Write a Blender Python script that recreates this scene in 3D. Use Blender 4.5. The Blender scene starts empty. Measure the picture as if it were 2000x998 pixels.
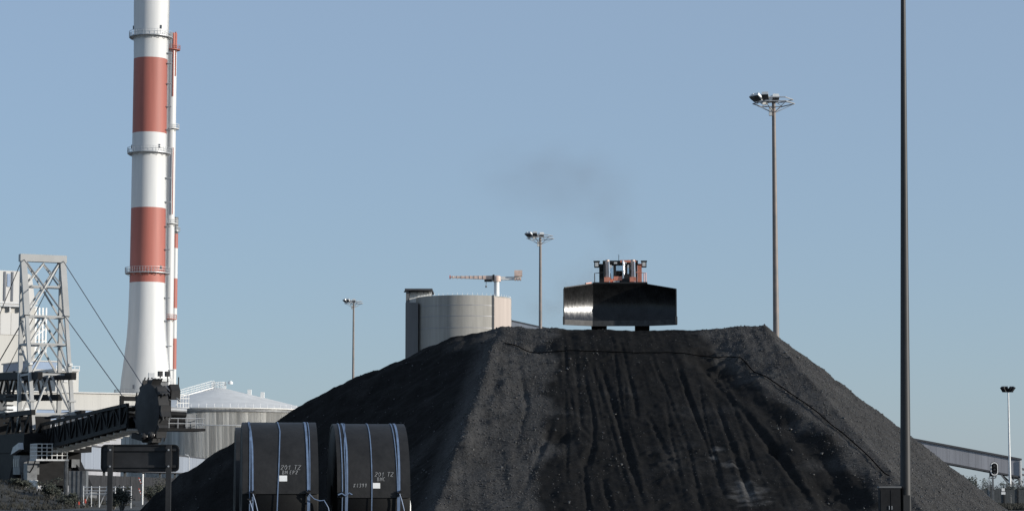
import bpy, math, random
import numpy as np
from mathutils import Vector, Matrix
random.seed(7)
rng = np.random.default_rng(11)
R = math.radians
S = bpy.context.scene
COL = S.collection

# ------------------------------------------------------------------ camera, sky, sun, exposure
F, CX, CY, HOR, EYE = 4700.0, 1000.0, 499.0, 957.0, 1.7      # photo pixels (2000 x 998)
PITCH = math.atan((HOR - CY) / F)
cam_d = bpy.data.cameras.new('camera'); cam = bpy.data.objects.new('camera', cam_d); COL.objects.link(cam)
cam.location = (0, 0, EYE); cam.rotation_euler = (math.pi/2 + PITCH, 0, 0)
cam_d.sensor_width = 36; cam_d.lens = 36*F/2000; cam_d.clip_start = .5; cam_d.clip_end = 20000
S.camera = cam

SUN_AZ, SUN_EL = R(74), R(12.5)          # azimuth from straight behind the camera round to the right
SUN = Vector((math.sin(SUN_AZ)*math.cos(SUN_EL), -math.cos(SUN_AZ)*math.cos(SUN_EL), math.sin(SUN_EL)))
world = bpy.data.worlds.new('World'); S.world = world; world.use_nodes = True
nt = world.node_tree; bg = nt.nodes['Background']
sky = nt.nodes.new('ShaderNodeTexSky'); sky.sky_type = 'NISHITA'; sky.sun_disc = False
sky.sun_elevation = SUN_EL; sky.sun_rotation = math.atan2(SUN.x, SUN.y)
sky.altitude = 0; sky.air_density = 1.0; sky.dust_density = 0.3; sky.ozone_density = 5.0
haze_mix = nt.nodes.new('ShaderNodeMix'); haze_mix.data_type = 'RGBA'; haze_mix.inputs[0].default_value = .52   # even thin high haze over the whole sky
haze_mix.inputs['B'].default_value = (3.68, 4.52, 5.62, 1)
nt.links.new(sky.outputs[0], haze_mix.inputs['A']); nt.links.new(haze_mix.outputs['Result'], bg.inputs[0]); bg.inputs[1].default_value = 0.122
sun_d = bpy.data.lights.new('sun', 'SUN'); sun_d.energy = 5.0; sun_d.angle = R(.53); sun_d.color = (1, .95, .87)
sun = bpy.data.objects.new('sun', sun_d); COL.objects.link(sun)
sun.rotation_euler = SUN.to_track_quat('Z', 'Y').to_euler(); sun.location = (200, -50, 150)
S.view_settings.view_transform = 'Standard'; S.view_settings.look = 'None'
S.view_settings.exposure = 0; S.view_settings.gamma = 1; S.view_settings.use_curve_mapping = False

# ------------------------------------------------------------------ helpers
def P(px, py, Y):
    """world point on the ray through photo pixel (px,py) at world distance Y"""
    r, u = (px-CX)/F, (CY-py)/F
    d = Vector((r, math.cos(PITCH)-u*math.sin(PITCH), math.sin(PITCH)+u*math.cos(PITCH)))
    return Vector((0, 0, EYE)) + d*(Y/d.y)
def XZ(px, py, Y):
    p = P(px, py, Y); return p.x, p.z

def mat(name, col, rough=.7, metal=0., var=.18, scale=1., streak=0, col2=None, bump=0., bscale=20., objrand=0., spec=.5, lo=.35, hi=.65, rvar=0.):
    m = bpy.data.materials.new(name); m.use_nodes = True
    n, l = m.node_tree.nodes, m.node_tree.links
    b = n['Principled BSDF']; b.inputs['Roughness'].default_value = rough; b.inputs['Metallic'].default_value = metal
    b.inputs['Specular IOR Level'].default_value = spec
    tc = n.new('ShaderNodeTexCoord'); mp = n.new('ShaderNodeMapping')
    mp.inputs['Scale'].default_value = (scale, scale, scale*(.06 if streak else 1))
    l.new(tc.outputs['Object'], mp.inputs[0])
    nz = n.new('ShaderNodeTexNoise'); nz.inputs['Scale'].default_value = 1; nz.inputs['Detail'].default_value = 6; nz.inputs['Roughness'].default_value = .65
    l.new(mp.outputs[0], nz.inputs['Vector'])
    rp = n.new('ShaderNodeValToRGB')
    c0 = [max(0, c*(1-var)) for c in col]; c1 = [c*(1+var) for c in col] if col2 is None else col2
    rp.color_ramp.elements[0].position = lo; rp.color_ramp.elements[1].position = hi
    rp.color_ramp.elements[0].color = (*c0, 1); rp.color_ramp.elements[1].color = (*c1, 1)
    l.new(nz.outputs['Fac'], rp.inputs[0]); out = rp.outputs[0]
    if objrand:
        oi = n.new('ShaderNodeObjectInfo'); mr = n.new('ShaderNodeMapRange')
        mr.inputs['To Min'].default_value = 1-objrand; mr.inputs['To Max'].default_value = 1+objrand
        l.new(oi.outputs['Random'], mr.inputs['Value'])
        mx = n.new('ShaderNodeMix'); mx.data_type = 'RGBA'; mx.blend_type = 'MULTIPLY'; mx.inputs[0].default_value = 1
        l.new(out, mx.inputs['A']); l.new(mr.outputs[0], mx.inputs['B']); out = mx.outputs['Result']
    l.new(out, b.inputs['Base Color'])
    if rvar:
        rm = n.new('ShaderNodeMapping'); rm.inputs['Scale'].default_value = (5, 5, .8); l.new(tc.outputs['Object'], rm.inputs[0])
        rn = n.new('ShaderNodeTexNoise'); rn.inputs['Scale'].default_value = 2; rn.inputs['Detail'].default_value = 6; rn.inputs['Roughness'].default_value = .75; l.new(rm.outputs[0], rn.inputs['Vector'])
        rr_ = n.new('ShaderNodeMapRange'); rr_.inputs['From Min'].default_value = .3; rr_.inputs['From Max'].default_value = .7
        rr_.inputs['To Min'].default_value = rough-rvar; rr_.inputs['To Max'].default_value = rough+rvar; l.new(rn.outputs['Fac'], rr_.inputs['Value']); l.new(rr_.outputs[0], b.inputs['Roughness'])
    if bump:
        bn = n.new('ShaderNodeTexNoise'); bn.inputs['Scale'].default_value = bscale; bn.inputs['Detail'].default_value = 5
        l.new(tc.outputs['Object'], bn.inputs['Vector'])
        bp = n.new('ShaderNodeBump'); bp.inputs['Strength'].default_value = bump; bp.inputs['Distance'].default_value = .1
        l.new(bn.outputs['Fac'], bp.inputs['Height']); l.new(bp.outputs[0], b.inputs['Normal'])
    return m

class MB:
    """collects shapes into one mesh"""
    def __init__(s): s.v, s.f = [], []
    def add(s, vs, fs):
        o = len(s.v); s.v += [tuple(v) for v in vs]; s.f += [tuple(i+o for i in f) for f in fs]; return s
    def box(s, x0, x1, y0, y1, z0, z1):
        vs = [(x, y, z) for z in (z0, z1) for y in (y0, y1) for x in (x0, x1)]
        return s.add(vs, [(0,2,3,1),(4,5,7,6),(0,1,5,4),(1,3,7,5),(3,2,6,7),(2,0,4,6)])
    def beam(s, a, b, w, h=None, up=(0, 0, 1)):
        a, b = Vector(a), Vector(b); h = w if h is None else h
        d = (b-a).normalized(); u = Vector(up)
        if abs(d.dot(u)) > .98: u = Vector((0, 1, 0))
        x = d.cross(u).normalized(); y = x.cross(d).normalized()
        vs = [p + x*(sx*w/2) + y*(sy*h/2) for p in (a, b) for sx, sy in ((-1,-1),(1,-1),(1,1),(-1,1))]
        return s.add(vs, [(0,1,2,3),(7,6,5,4),(0,4,5,1),(1,5,6,2),(2,6,7,3),(3,7,4,0)])
    def tube(s, pts, r, n=8, caps=True):
        pts = [Vector(p) for p in pts]; rs = r if isinstance(r, (list, tuple)) else [r]*len(pts)
        rings = []; px = None
        for i, p in enumerate(pts):
            d = (pts[min(i+1, len(pts)-1)] - pts[max(i-1, 0)]).normalized()
            ref = Vector((0, 0, 1)) if abs(d.z) < .95 else Vector((1, 0, 0))
            x = d.cross(ref).normalized() if px is None else (px - d*px.dot(d)).normalized()
            px = x; y = d.cross(x)
            rings.append([p + (x*math.cos(2*math.pi*k/n) + y*math.sin(2*math.pi*k/n))*rs[i] for k in range(n)])
        vs = [v for g in rings for v in g]; fs = []
        for i in range(len(pts)-1):
            for k in range(n):
                fs.append((i*n+k, i*n+(k+1) % n, (i+1)*n+(k+1) % n, (i+1)*n+k))
        if caps:
            fs.append(tuple(range(n-1, -1, -1))); fs.append(tuple((len(pts)-1)*n+k for k in range(n)))
        return s.add(vs, fs)
    def lathe(s, prof, n=48, c=(0, 0, 0), a0=0., a1=2*math.pi):
        full = abs(a1-a0-2*math.pi) < 1e-6; m = n if full else n+1
        vs = [(c[0]+r*math.cos(a0+(a1-a0)*k/n), c[1]+r*math.sin(a0+(a1-a0)*k/n), c[2]+z) for r, z in prof for k in range(m)]
        fs = []
        for i in range(len(prof)-1):
            for k in range(n):
                k2 = (k+1) % m
                fs.append((i*m+k, i*m+k2, (i+1)*m+k2, (i+1)*m+k))
        return s.add(vs, fs)
    def prism(s, poly, y0, y1):      # poly in (x,z), extruded along y
        n = len(poly)
        vs = [(x, y0, z) for x, z in poly] + [(x, y1, z) for x, z in poly]
        fs = [tuple(range(n)), tuple(range(2*n-1, n-1, -1))] + [(i, i+n, (i+1) % n+n, (i+1) % n) for i in range(n)]
        return s.add(vs, fs)
    def xform(s, M):
        s.v = [tuple(M @ Vector(v)) for v in s.v]; return s
    def build(s, name, material, parent=None, smooth=False, recalc=True):
        me = bpy.data.meshes.new(name); me.from_pydata(s.v, [], s.f); me.update()
        if recalc:
            import bmesh
            bm = bmesh.new(); bm.from_mesh(me); bmesh.ops.recalc_face_normals(bm, faces=bm.faces); bm.to_mesh(me); bm.free()
        if smooth:
            me.polygons.foreach_set('use_smooth', [True]*len(me.polygons)); me.set_sharp_from_angle(angle=R(40))
        me.materials.append(material)
        o = bpy.data.objects.new(name, me); COL.objects.link(o); o.parent = parent
        return o
def tag(o, label, cat, group=None, kind=None):
    if label: o['label'] = label
    if cat: o['category'] = cat
    if group: o['group'] = group
    if kind: o['kind'] = kind
    return o
def thing(name, label, cat, loc=(0, 0, 0), rz=0, group=None):
    o = bpy.data.objects.new(name, None); COL.objects.link(o); o.empty_display_size = .5
    o.location = loc; o.rotation_euler = (0, 0, rz)
    return tag(o, label, cat, group)
def dup(root, loc, rz=0, label=None):
    def rec(o, par):
        c = o.copy(); COL.objects.link(c); c.parent = par
        for ch in list(o.children): rec(ch, c)
        return c
    r = rec(root, None); r.location = loc; r.rotation_euler = (0, 0, rz)
    if label: r['label'] = label
    return r
def fbm(x, y, seed, octs=5, f0=1., gain=.5):
    """value noise, numpy"""
    out = np.zeros_like(x); amp = 1.; tot = 0
    for o in range(octs):
        r = np.random.default_rng(seed*97+o); T = r.random((256, 256))
        u, v = x*f0*2**o+o*17.3, y*f0*2**o+o*5.7
        iu, iv = np.floor(u).astype(int), np.floor(v).astype(int); fu, fv = u-iu, v-iv
        fu, fv = fu*fu*(3-2*fu), fv*fv*(3-2*fv)
        g = lambda a, b: T[a % 256, b % 256]
        out += amp*((g(iu, iv)*(1-fu)+g(iu+1, iv)*fu)*(1-fv) + (g(iu, iv+1)*(1-fu)+g(iu+1, iv+1)*fu)*fv - .5)
        tot += amp; amp *= gain
    return out/tot*2

# ------------------------------------------------------------------ materials
M = {}
M['concrete_white'] = mat('white chimney paint', (.59, .59, .58), .6, var=.09, scale=.15, streak=1)
M['red_paint'] = mat('red chimney paint', (.365, .115, .087), .6, var=.16, scale=.15, streak=1)
M['stack_white'] = mat('white steel paint', (.56, .56, .55), .5, var=.06, scale=.2, streak=1)
M['galv'] = mat('galvanised steel', (.42, .43, .44), .45, .3, var=.15, scale=2)
M['silo'] = mat('silo concrete', (.325, .31, .28), .85, var=.20, scale=.35, streak=1, bump=.2, bscale=.6)
M['silo_dark'] = mat('dark steel cladding', (.13, .13, .13), .6, var=.15, scale=.5, streak=1)
M['crane'] = mat('salmon crane paint', (.66, .50, .42), .5, var=.18, scale=1.5)
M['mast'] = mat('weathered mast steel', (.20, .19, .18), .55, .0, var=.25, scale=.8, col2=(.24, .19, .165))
M['mast_shade'] = mat('shade-darkened mast steel', (.020, .0195, .0195), .55, .0, var=.25, scale=.8)  # shade on the near mast is put into this darker colour
M['lampgrey'] = mat('lamp housing', (.62, .62, .60), .45, .1, var=.1, scale=4)
M['lampblack'] = mat('lamp glass front', (.09, .09, .095), .2, var=.1, scale=4)
M['corr'] = mat('corrugated cladding', (.47, .46, .43), .55, .0, var=.24, scale=.9, streak=1, objrand=.30)
M['tankroof'] = mat('tank roof sheet', (.66, .65, .62), .6, var=.08, scale=.3)
M['rail_white'] = mat('pale handrail paint', (.72, .72, .70), .5, var=.08, scale=3)
M['gallery'] = mat('grey gallery cladding', (.30, .30, .32), .5, .2, var=.15, scale=.8, streak=1, objrand=.06)
M['gallery_blue'] = mat('blue grey gallery cladding', (.30, .33, .38), .5, .2, var=.1, scale=.8, streak=1, objrand=.05)
M['darkroof'] = mat('dark gallery edge', (.06, .06, .065), .6, var=.2, scale=1)
M['beige'] = mat('beige plant cladding', (.47, .455, .42), .6, var=.07, scale=.2, streak=1)
M['beige2'] = mat('pale plant cladding', (.50, .49, .47), .6, var=.06, scale=.2, streak=1)
M['bluegrey'] = mat('blue plant cladding', (.20, .27, .38), .5, var=.08, scale=.2)
M['window'] = mat('dark louvre', (.10, .11, .13), .3, var=.1, scale=1)
M['tower'] = mat('reclaimer tower paint', (.36, .36, .35), .5, .0, var=.07, scale=.5)
M['boom'] = mat('dark boom paint with shade', (.013, .013, .0135), .6, .0, var=.3, scale=1.2, spec=.12)  # dark paint, with the stockpile's shade on the boom mixed into the colour
M['wheel'] = mat('bucket wheel steel', (.030, .030, .031), .6, .0, var=.25, scale=.8, spec=.15)
M['machine'] = mat('machine grey paint', (.13, .135, .14), .5, .1, var=.3, scale=1.2)
M['cable'] = mat('steel rope', (.10, .10, .11), .5, .3, var=.1)
M['rubber'] = mat('belt rubber', (.0185, .018, .018), .55, var=.3, scale=2.2, spec=.3, bump=.08, bscale=9)
M['strap'] = mat('blue webbing strap', (.125, .18, .28), .55, var=.2, scale=6)
M['chalk'] = mat('chalk mark', (.23, .235, .24), .9, var=.25, scale=30)
M['paper'] = mat('white paper label', (.80, .80, .78), .6, var=.05, scale=10)
M['black'] = mat('black steel', (.015, .015, .016), .6, .0, var=.3, scale=2, spec=.2)
M['cable_black'] = mat('black cable sheath', (.003, .003, .003), .9, var=.2, scale=3, spec=.0)
M['rubber_dark'] = mat('darker rubber', (.007, .007, .0072), .6, var=.3, scale=2.2, spec=.2)  # darker rubber tone for the coil inside the outer ply
M['wall_dark'] = mat('dark concrete with shade', (.030, .030, .032), .8, var=.3, scale=.5, spec=.2)  # dark wall, its colour also holds the shade below the gallery
M['signback'] = mat('sign back sheet', (.030, .030, .031), .5, .0, var=.3, scale=1.5, spec=.25)
M['dozer'] = mat('dozer paint', (.62, .24, .16), .45, var=.2, scale=3)
M['dozer_dark'] = mat('dozer dark steel', (.022, .022, .023), .5, .0, var=.3, scale=2, spec=.25)
M['blade'] = mat('scoured blade steel', (.010, .010, .0105), .25, 0., var=.35, scale=1.6, col2=(.019, .019, .019), bump=.03, bscale=6, spec=.3, rvar=.12)
M['wing'] = mat('polished wing steel', (.012, .012, .0125), .24, 0., var=.35, scale=1.2, bump=.03, bscale=6, spec=.8, rvar=.09)
M['blade_edge'] = mat('worn cutting edge', (.055, .055, .055), .6, .0, var=.3, scale=3, spec=.3)
M['chrome'] = mat('cylinder chrome', (.80, .78, .76), .25, .9, var=.05)
M['redplate'] = mat('red marker paint', (.55, .08, .05), .5, var=.1, scale=5)
M['whitepaint'] = mat('white marker paint', (.80, .80, .78), .5, var=.06, scale=5)
M['ground'] = mat('coal dusted ground', (.045, .043, .040), .9, var=.35, scale=.15, bump=.3, bscale=1.5)
M['earth'] = mat('dark earth', (.032, .031, .027), .95, var=.4, scale=.6, bump=.4, bscale=3)
M['leaf'] = mat('dusty leaves', (.045, .050, .038), .8, var=.4, scale=3)
M['stem'] = mat('bare stems', (.10, .09, .075), .85, var=.2, scale=4)
M['grass'] = mat('dusty grass', (.034, .033, .026), .9, var=.4, scale=2)
M['fence'] = mat('fence mesh coating', (.055, .06, .062), .6, var=.2, scale=2)
def glass_mat():
    m = bpy.data.materials.new('cab glass'); m.use_nodes = True
    n, l = m.node_tree.nodes, m.node_tree.links; b = n['Principled BSDF']
    b.inputs['Base Color'].default_value = (.55, .62, .68, 1); b.inputs['Roughness'].default_value = .03
    b.inputs['Transmission Weight'].default_value = 1; b.inputs['IOR'].default_value = 1.05
    nz = n.new('ShaderNodeTexNoise'); nz.inputs['Scale'].default_value = 3
    mr = n.new('ShaderNodeMapRange'); mr.inputs['To Min'].default_value = .02; mr.inputs['To Max'].default_value = .12
    l.new(nz.outputs['Fac'], mr.inputs['Value']); l.new(mr.outputs[0], b.inputs['Roughness'])
    return m
M['glass'] = glass_mat()
def coal_mat():
    m = bpy.data.materials.new('coal'); m.use_nodes = True
    n, l = m.node_tree.nodes, m.node_tree.links; b = n['Principled BSDF']
    tc = n.new('ShaderNodeTexCoord'); at = n.new('ShaderNodeAttribute'); at.attribute_name = 'loose'
    def noise(sc, det, ro, vec=None):
        k = n.new('ShaderNodeTexNoise'); k.inputs['Scale'].default_value = sc; k.inputs['Detail'].default_value = det; k.inputs['Roughness'].default_value = ro
        l.new(vec or tc.outputs['Object'], k.inputs['Vector']); return k.outputs['Fac']
    def math_(op, a_, b_):
        k = n.new('ShaderNodeMath'); k.operation = op
        for i, q in enumerate((a_, b_)):
            if isinstance(q, (int, float)): k.inputs[i].default_value = q
            else: l.new(q, k.inputs[i])
        return k.outputs[0]
    mp = n.new('ShaderNodeMapping'); mp.inputs['Scale'].default_value = (2.2, .18, .5); l.new(tc.outputs['Object'], mp.inputs[0])
    big = noise(.35, 8, .7); fine = noise(8, 5, .95); strk = noise(1., 5, .7, mp.outputs[0])
    f = math_('ADD', math_('MULTIPLY', big, .2), math_('ADD', math_('MULTIPLY', fine, .6), math_('MULTIPLY', strk, .2)))
    def ramp(c0, c1):
        r = n.new('ShaderNodeValToRGB'); e = r.color_ramp.elements; e[0].position = .36; e[1].position = .66
        e[0].color = (c0, c0*.975, c0*.955, 1); e[1].color = (c1, c1*.975, c1*.955, 1); l.new(f, r.inputs[0]); return r.outputs[0]
    mx = n.new('ShaderNodeMix'); mx.data_type = 'RGBA'; l.new(at.outputs['Fac'], mx.inputs[0])
    l.new(ramp(.0048, .0225), mx.inputs['A']); l.new(ramp(.006, .11), mx.inputs['B']); 
    a2 = n.new('ShaderNodeAttribute'); a2.attribute_name = 'pale_patch'; m2 = n.new('ShaderNodeMix'); m2.data_type = 'RGBA'; l.new(a2.outputs['Fac'], m2.inputs[0])
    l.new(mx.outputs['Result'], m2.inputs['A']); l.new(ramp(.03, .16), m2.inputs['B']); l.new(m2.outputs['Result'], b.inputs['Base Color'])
    b.inputs['Roughness'].default_value = .85; b.inputs['Specular IOR Level'].default_value = .03
    bp = n.new('ShaderNodeBump'); bp.inputs['Distance'].default_value = .12
    l.new(math_('ADD', math_('MULTIPLY', at.outputs['Fac'], .55), .3), bp.inputs['Strength'])
    l.new(noise(6, 6, .85), bp.inputs['Height']); l.new(bp.outputs[0], b.inputs['Normal'])
    return m
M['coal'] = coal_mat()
M['coal_lump'] = mat('coal lump', (.040, .0395, .039), .34, var=.9, scale=1.3, spec=.35, lo=.2, hi=.8)

# ------------------------------------------------------------------ ground
g = MB(); g.add([(-7000, -300, 0), (7000, -300, 0), (7000, 12000, 0), (-7000, 12000, 0)], [(0, 1, 2, 3)])
tag(g.build('ground', M['ground']), None, None, kind='structure')

# ------------------------------------------------------------------ coal pile
Y0, HT = 147., 11.6
PXs = [980, 930, 880, 800, 740, 690, 640, 580, 540, 490, 440, 390, 340, 300, 265]
PYs = [645, 655, 665, 700, 722, 740, 765, 800, 825, 852, 880, 910, 940, 966, 1000]
pp = [XZ(a, b, Y0) for a, b in zip(PXs, PYs)]
LX = np.array([p[0] for p in pp][::-1]); LZ = np.array([p[1] for p in pp][::-1])
LZ = LZ + (HT - LZ[-1])*np.linspace(0, 1, len(LZ))
LX = np.concatenate([[LX[0]-1.5], LX]); LZ = np.concatenate([[LZ[0]-1.2], LZ])
def ramp_z(Y):
    d = np.maximum(Y0-Y, 0)
    return HT - (.30*d + .06*d*np.clip(d/12, 0, 1))
def base_pile(X, Y):
    d = np.maximum(Y0-Y, 0)
    ramp = ramp_z(Y)
    xr = 15.5 - .75*np.maximum(Y-152, 0)
    flank = HT - .76*np.maximum(X-xr, 0) - .25*d
    Xs = X + .10*d
    left = ramp + np.interp(Xs, LX, LZ, left=-3) - HT
    left = np.where(Xs < LX[0], ramp + LZ[0] - HT - .6*(LX[0]-Xs), left)
    left = np.where(Y < Y0, left + (np.minimum(left, ramp - .8*np.maximum(-.65-Xs, 0)) - left)*np.clip(d/13, 0, 1), left)
    back = HT - .7*np.maximum(Y-192, 0)
    return np.minimum(np.minimum(np.minimum(ramp, flank), left), back), ramp, flank, left
def plan(px, py):
    """photo pixel -> plan point on the un-noised pile surface (marched along the ray)"""
    best = None
    for Y in np.arange(100., 175., .1):
        p = P(px, py, Y)
        z = float(base_pile(np.array([p.x]), np.array([Y]))[0][0])
        if z >= p.z: return p.x, Y
    return P(px, py, 146.).x, 146.
def seg_dist(X, Y, pts):
    """distance to polyline and signed side, parameter"""
    D = np.full(X.shape, 1e9); T = np.zeros(X.shape)
    L = 0
    for (x0, y0), (x1, y1) in zip(pts[:-1], pts[1:]):
        vx, vy = x1-x0, y1-y0; ll = vx*vx+vy*vy + 1e-9
        t = np.clip(((X-x0)*vx+(Y-y0)*vy)/ll, 0, 1)
        dd = np.hypot(X-x0-t*vx, Y-y0-t*vy)
        w = dd < D; D = np.where(w, dd, D); T = np.where(w, L + t*math.sqrt(ll), T); L += math.sqrt(ll)
    return D, T/L
CRACK = [plan(*q) for q in ((985, 670), (1012, 676), (1040, 689), (1100, 687), (1160, 690), (1440, 690), (1475, 724), (1530, 762), (1600, 812), (1670, 872), (1742, 944))]
BERM = [plan(*q) for q in ((1400, 694), (1470, 745), (1540, 800), (1610, 858), (1670, 915), (1730, 975))]
NEARB = [plan(*q) for q in ((975, 700), (985, 760), (950, 830), (905, 885))]
RUTS = []
for pts, w, dep in (
        (((1010, 690), (1030, 790), (1010, 870), (1000, 930)), .30, .25),
        (((1120, 690), (1130, 760), (1135, 830), (1160, 860)), .35, .30),
        (((1205, 655), (1220, 700), (1240, 780), (1245, 830)), .30, .30),
        (((1165, 690), (1195, 780), (1225, 880), (1260, 998)), .45, .42),
        (((1150, 700), (1180, 780), (1208, 880), (1240, 998)), .30, .22),
        (((1300, 660), (1330, 730), (1365, 830), (1400, 930), (1420, 998)), .30, .30),
        (((1270, 690), (1305, 770), (1345, 880), (1372, 998)), .28, .22),
        (((1365, 690), (1400, 745), (1450, 805), (1500, 860)), .50, .50),
        (((1390, 760), (1420, 850), (1450, 930), (1475, 998)), .40, .35),
        (((1470, 825), (1520, 890), (1570, 960), (1590, 998)), .60, .65),
        (((1080, 820), (1060, 870), (1025, 950), (1010, 998)), .40, .50),
        (((1140, 900), (1145, 950), (1150, 998)), .30, .35),
        (((1175, 930), (1195, 998),), .40, .40),
        (((1260, 800), (1290, 860), (1330, 940)), .25, .2),
        (((1350, 940), (1370, 998)), .35, .3),
        (((1160, 868), (1145, 900), (1138, 915)), .45, .4)):
    RUTS.append(([plan(*q) for q in pts], max(.11, w*.40), dep*.52))
for k in range(13):
    x_ = random.uniform(2.6, 14.5); ya = random.uniform(136, 146.5); yb = random.uniform(113, ya-8)
    RUTS.append(([(x_, ya), (x_+random.uniform(-.3, .4), (ya+yb)/2), (x_+.05*(x_-6)+random.uniform(-.4, .6), yb)], random.uniform(.08, .13), random.uniform(.05, .11)))
PITS = [(plan(1400, 672), 1.1, .5), (plan(1385, 700), .9, .55), (plan(1430, 722), 1.3, .7), (plan(1042, 678), .5, .5),
        (plan(1455, 893), .5, .3), (plan(1515, 878), .6, .4), (plan(1600, 945), .8, .4), (plan(1640, 975), .9, .4), (plan(1090, 855), .5, .3)]
def pile_z(X, Y):
    z, ramp, flank, left = base_pile(X, Y)
    sh = z < 11.9
    # lumpiness
    k = np.clip((Y-105)/10, 0, 1)
    wl = np.clip((ramp-left)/1.5, 0, 1)*np.clip((flank-left)/1., 0, 1)         # how much on the left flank
    wr = np.clip((ramp-flank)/1., 0, 1)
    z = z + fbm(X, Y, 1, 4, .16)*.16*(1-.5*wr) + fbm(X, Y, 2, 4, .7)*(.07+.28*wl+.06*wr)
    z = z + fbm(X*1.6, Y*.22, 3, 4, .9)*.045*(1-wl) + fbm(X*2.6+Y*.12, Y*.10, 12, 3, .9)*.045*(1-wl)*(1-wr)                               # streaks down the ramp
    z = z + fbm(X*.35+Y*.35, (X-Y)*.9, 4, 3, .8)*.10*wr
    z = z + np.clip(fbm(X, Y, 18, 3, 1.6)-.18, 0, 1)*.22*(1-wl)*np.clip(fbm(X*.3, Y*.3, 19, 2, .5)+.45, 0, 1)      # clods
    D, T = seg_dist(X, Y, BERM); amp = .10+.55*np.clip(fbm(X*.5, Y*.5, 6, 3, .5)+.2, 0, 1)
    side = np.clip((np.interp(Y, [p[1] for p in BERM][::-1], [p[0] for p in BERM][::-1])-X)/.8, -1, 1)
    berm = amp*np.exp(-(D/.75)**2)
    z = z + berm - .12*np.exp(-((D-1.3)/.5)**2)*(side > 0)
    D, T = seg_dist(X, Y, NEARB)
    z = z + .35*np.exp(-(D/.8)**2)*(.6+fbm(X, Y, 8, 3, .6))
    for i, (pts, w, dep) in enumerate(RUTS):
        D, T = seg_dist(X, Y, pts)
        D = np.abs(D + fbm(X, Y, 20+i, 3, .3)*.07)
        fade = np.clip(T*6, 0, 1)*np.clip((1-T)*6, 0, 1)
        br = np.clip(.8+fbm(X*.5, Y*.15, 40+i, 2, .7)*.9, .35, 1.3)
        z = z - dep*.55*br*fade*np.exp(-(D/w)**2) + dep*.1*br*fade*np.exp(-((D-w*1.7)/(w*.7))**2)
    for (px, py), r, dep in PITS:
        D = np.hypot(X-px, (Y-py)*.7)/r + fbm(X, Y, 9, 3, .9)*.5
        z = z - dep*np.exp(-D**2)
    Xs_ = X + .10*np.maximum(Y0-Y, 0)
    z = z + (.28-.22*np.clip((Y-141)/5, 0, 1)+fbm(X, Y, 15, 3, .6)*.12)*np.exp(-((Xs_+.35+fbm(X*.5, Y*.5, 16, 2, .5)*.5)/.5)**2)*np.clip((175-Y)/8, 0, 1)
    # crest lip: a small knob at the right end and crumbly crest
    z = z + .12*np.exp(-(((X-14.6)/1.3)**2+((Y-147.5)/1.5)**2)) + .06*np.exp(-(((X-1.9)/2.2)**2+((Y-147.3)/1.5)**2))
    z = z + fbm(X, Y, 10, 3, 2.2)*.05 + .18*np.clip(fbm(X, Y, 11, 2, .9), 0, 1)*np.exp(-((Y-Y0)/2.)**2)*((X < 1) | (X > 13)) - .12*np.exp(-(((X-7)/5.5)**6+((Y-Y0)/3.)**2))*np.clip((X-1)/2, 0, 1)
    return np.where(base_pile(X, Y)[0] < -.6, -1.2, z)
xs = np.concatenate([np.arange(-34, -5, .17), np.arange(-5, 2, .105), np.arange(2, 17, .066), np.arange(17, 24, .105), np.arange(24, 36, .17)])
ys = np.concatenate([np.arange(98, 112, .35), np.arange(112, 150, .12), np.arange(150, 160, .3), np.arange(160, 214, .9)])
XX, YY = np.meshgrid(xs, ys)
ZZ = pile_z(XX, YY)
def grid_mesh(name, XX, YY, ZZ, m, parent=None, smooth=True):
    ny, nx = XX.shape
    co = np.stack([XX, YY, ZZ], -1).reshape(-1, 3)
    i = np.arange((ny-1)*nx).reshape(ny-1, nx)[:, :-1]
    q = np.stack([i, i+1, i+nx+1, i+nx], -1).reshape(-1, 4)
    zz = co[:, 2][q].max(1); q = q[zz > -.5]
    me = bpy.data.meshes.new(name)
    me.vertices.add(len(co)); me.vertices.foreach_set('co', co.astype('f').ravel())
    me.loops.add(q.size); me.loops.foreach_set('vertex_index', q.astype('i').ravel())
    me.polygons.add(len(q)); me.polygons.foreach_set('loop_start', np.arange(0, q.size, 4, dtype='i'))
    me.polygons.foreach_set('use_smooth', np.full(len(q), smooth)); me.update()
    me.materials.append(m); o = bpy.data.objects.new(name, me); COL.objects.link(o); o.parent = parent
    return o
pile = thing('coal_pile', 'huge black coal stockpile with rutted ramp and flat crest under the bulldozer', 'coal pile', (0, 0, 0))
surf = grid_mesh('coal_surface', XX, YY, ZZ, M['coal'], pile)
bxl = np.interp(YY, [p[1] for p in BERM][::-1], [p[0] for p in BERM][::-1])
wob = fbm(XX, YY, 31, 4, .35)
loose = np.clip((XX-bxl+.6+wob*1.2)/1.2, 0, 1) + np.clip((2.9-.045*(Y0-YY)-XX+wob*1.1)/.7, 0, 1)*np.clip((XX+2.2+.1*(Y0-YY))/1.0, 0, 1) + .35*np.clip(wob*2.5-.5, 0, 1)
at = surf.data.attributes.new('loose', 'FLOAT', 'POINT'); at.data.foreach_set('value', np.clip(loose, 0, 1).astype('f').ravel())
pale_patch = np.zeros_like(XX)
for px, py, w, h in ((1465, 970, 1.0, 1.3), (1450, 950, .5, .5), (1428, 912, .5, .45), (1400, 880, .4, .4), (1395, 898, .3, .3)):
    cx_, cy_ = plan(px, py); pale_patch = np.maximum(pale_patch, np.clip(1.15-np.hypot((XX-cx_)/w, (YY-cy_)/h)+fbm(XX*1.2, YY*2.5, 33, 4, 1.4)*.9, 0, 1))  # paler patches mixed into the coal colour
at = surf.data.attributes.new('pale_patch', 'FLOAT', 'POINT'); at.data.foreach_set('value', np.clip(pale_patch*.8, 0, 1).astype('f').ravel())
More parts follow.
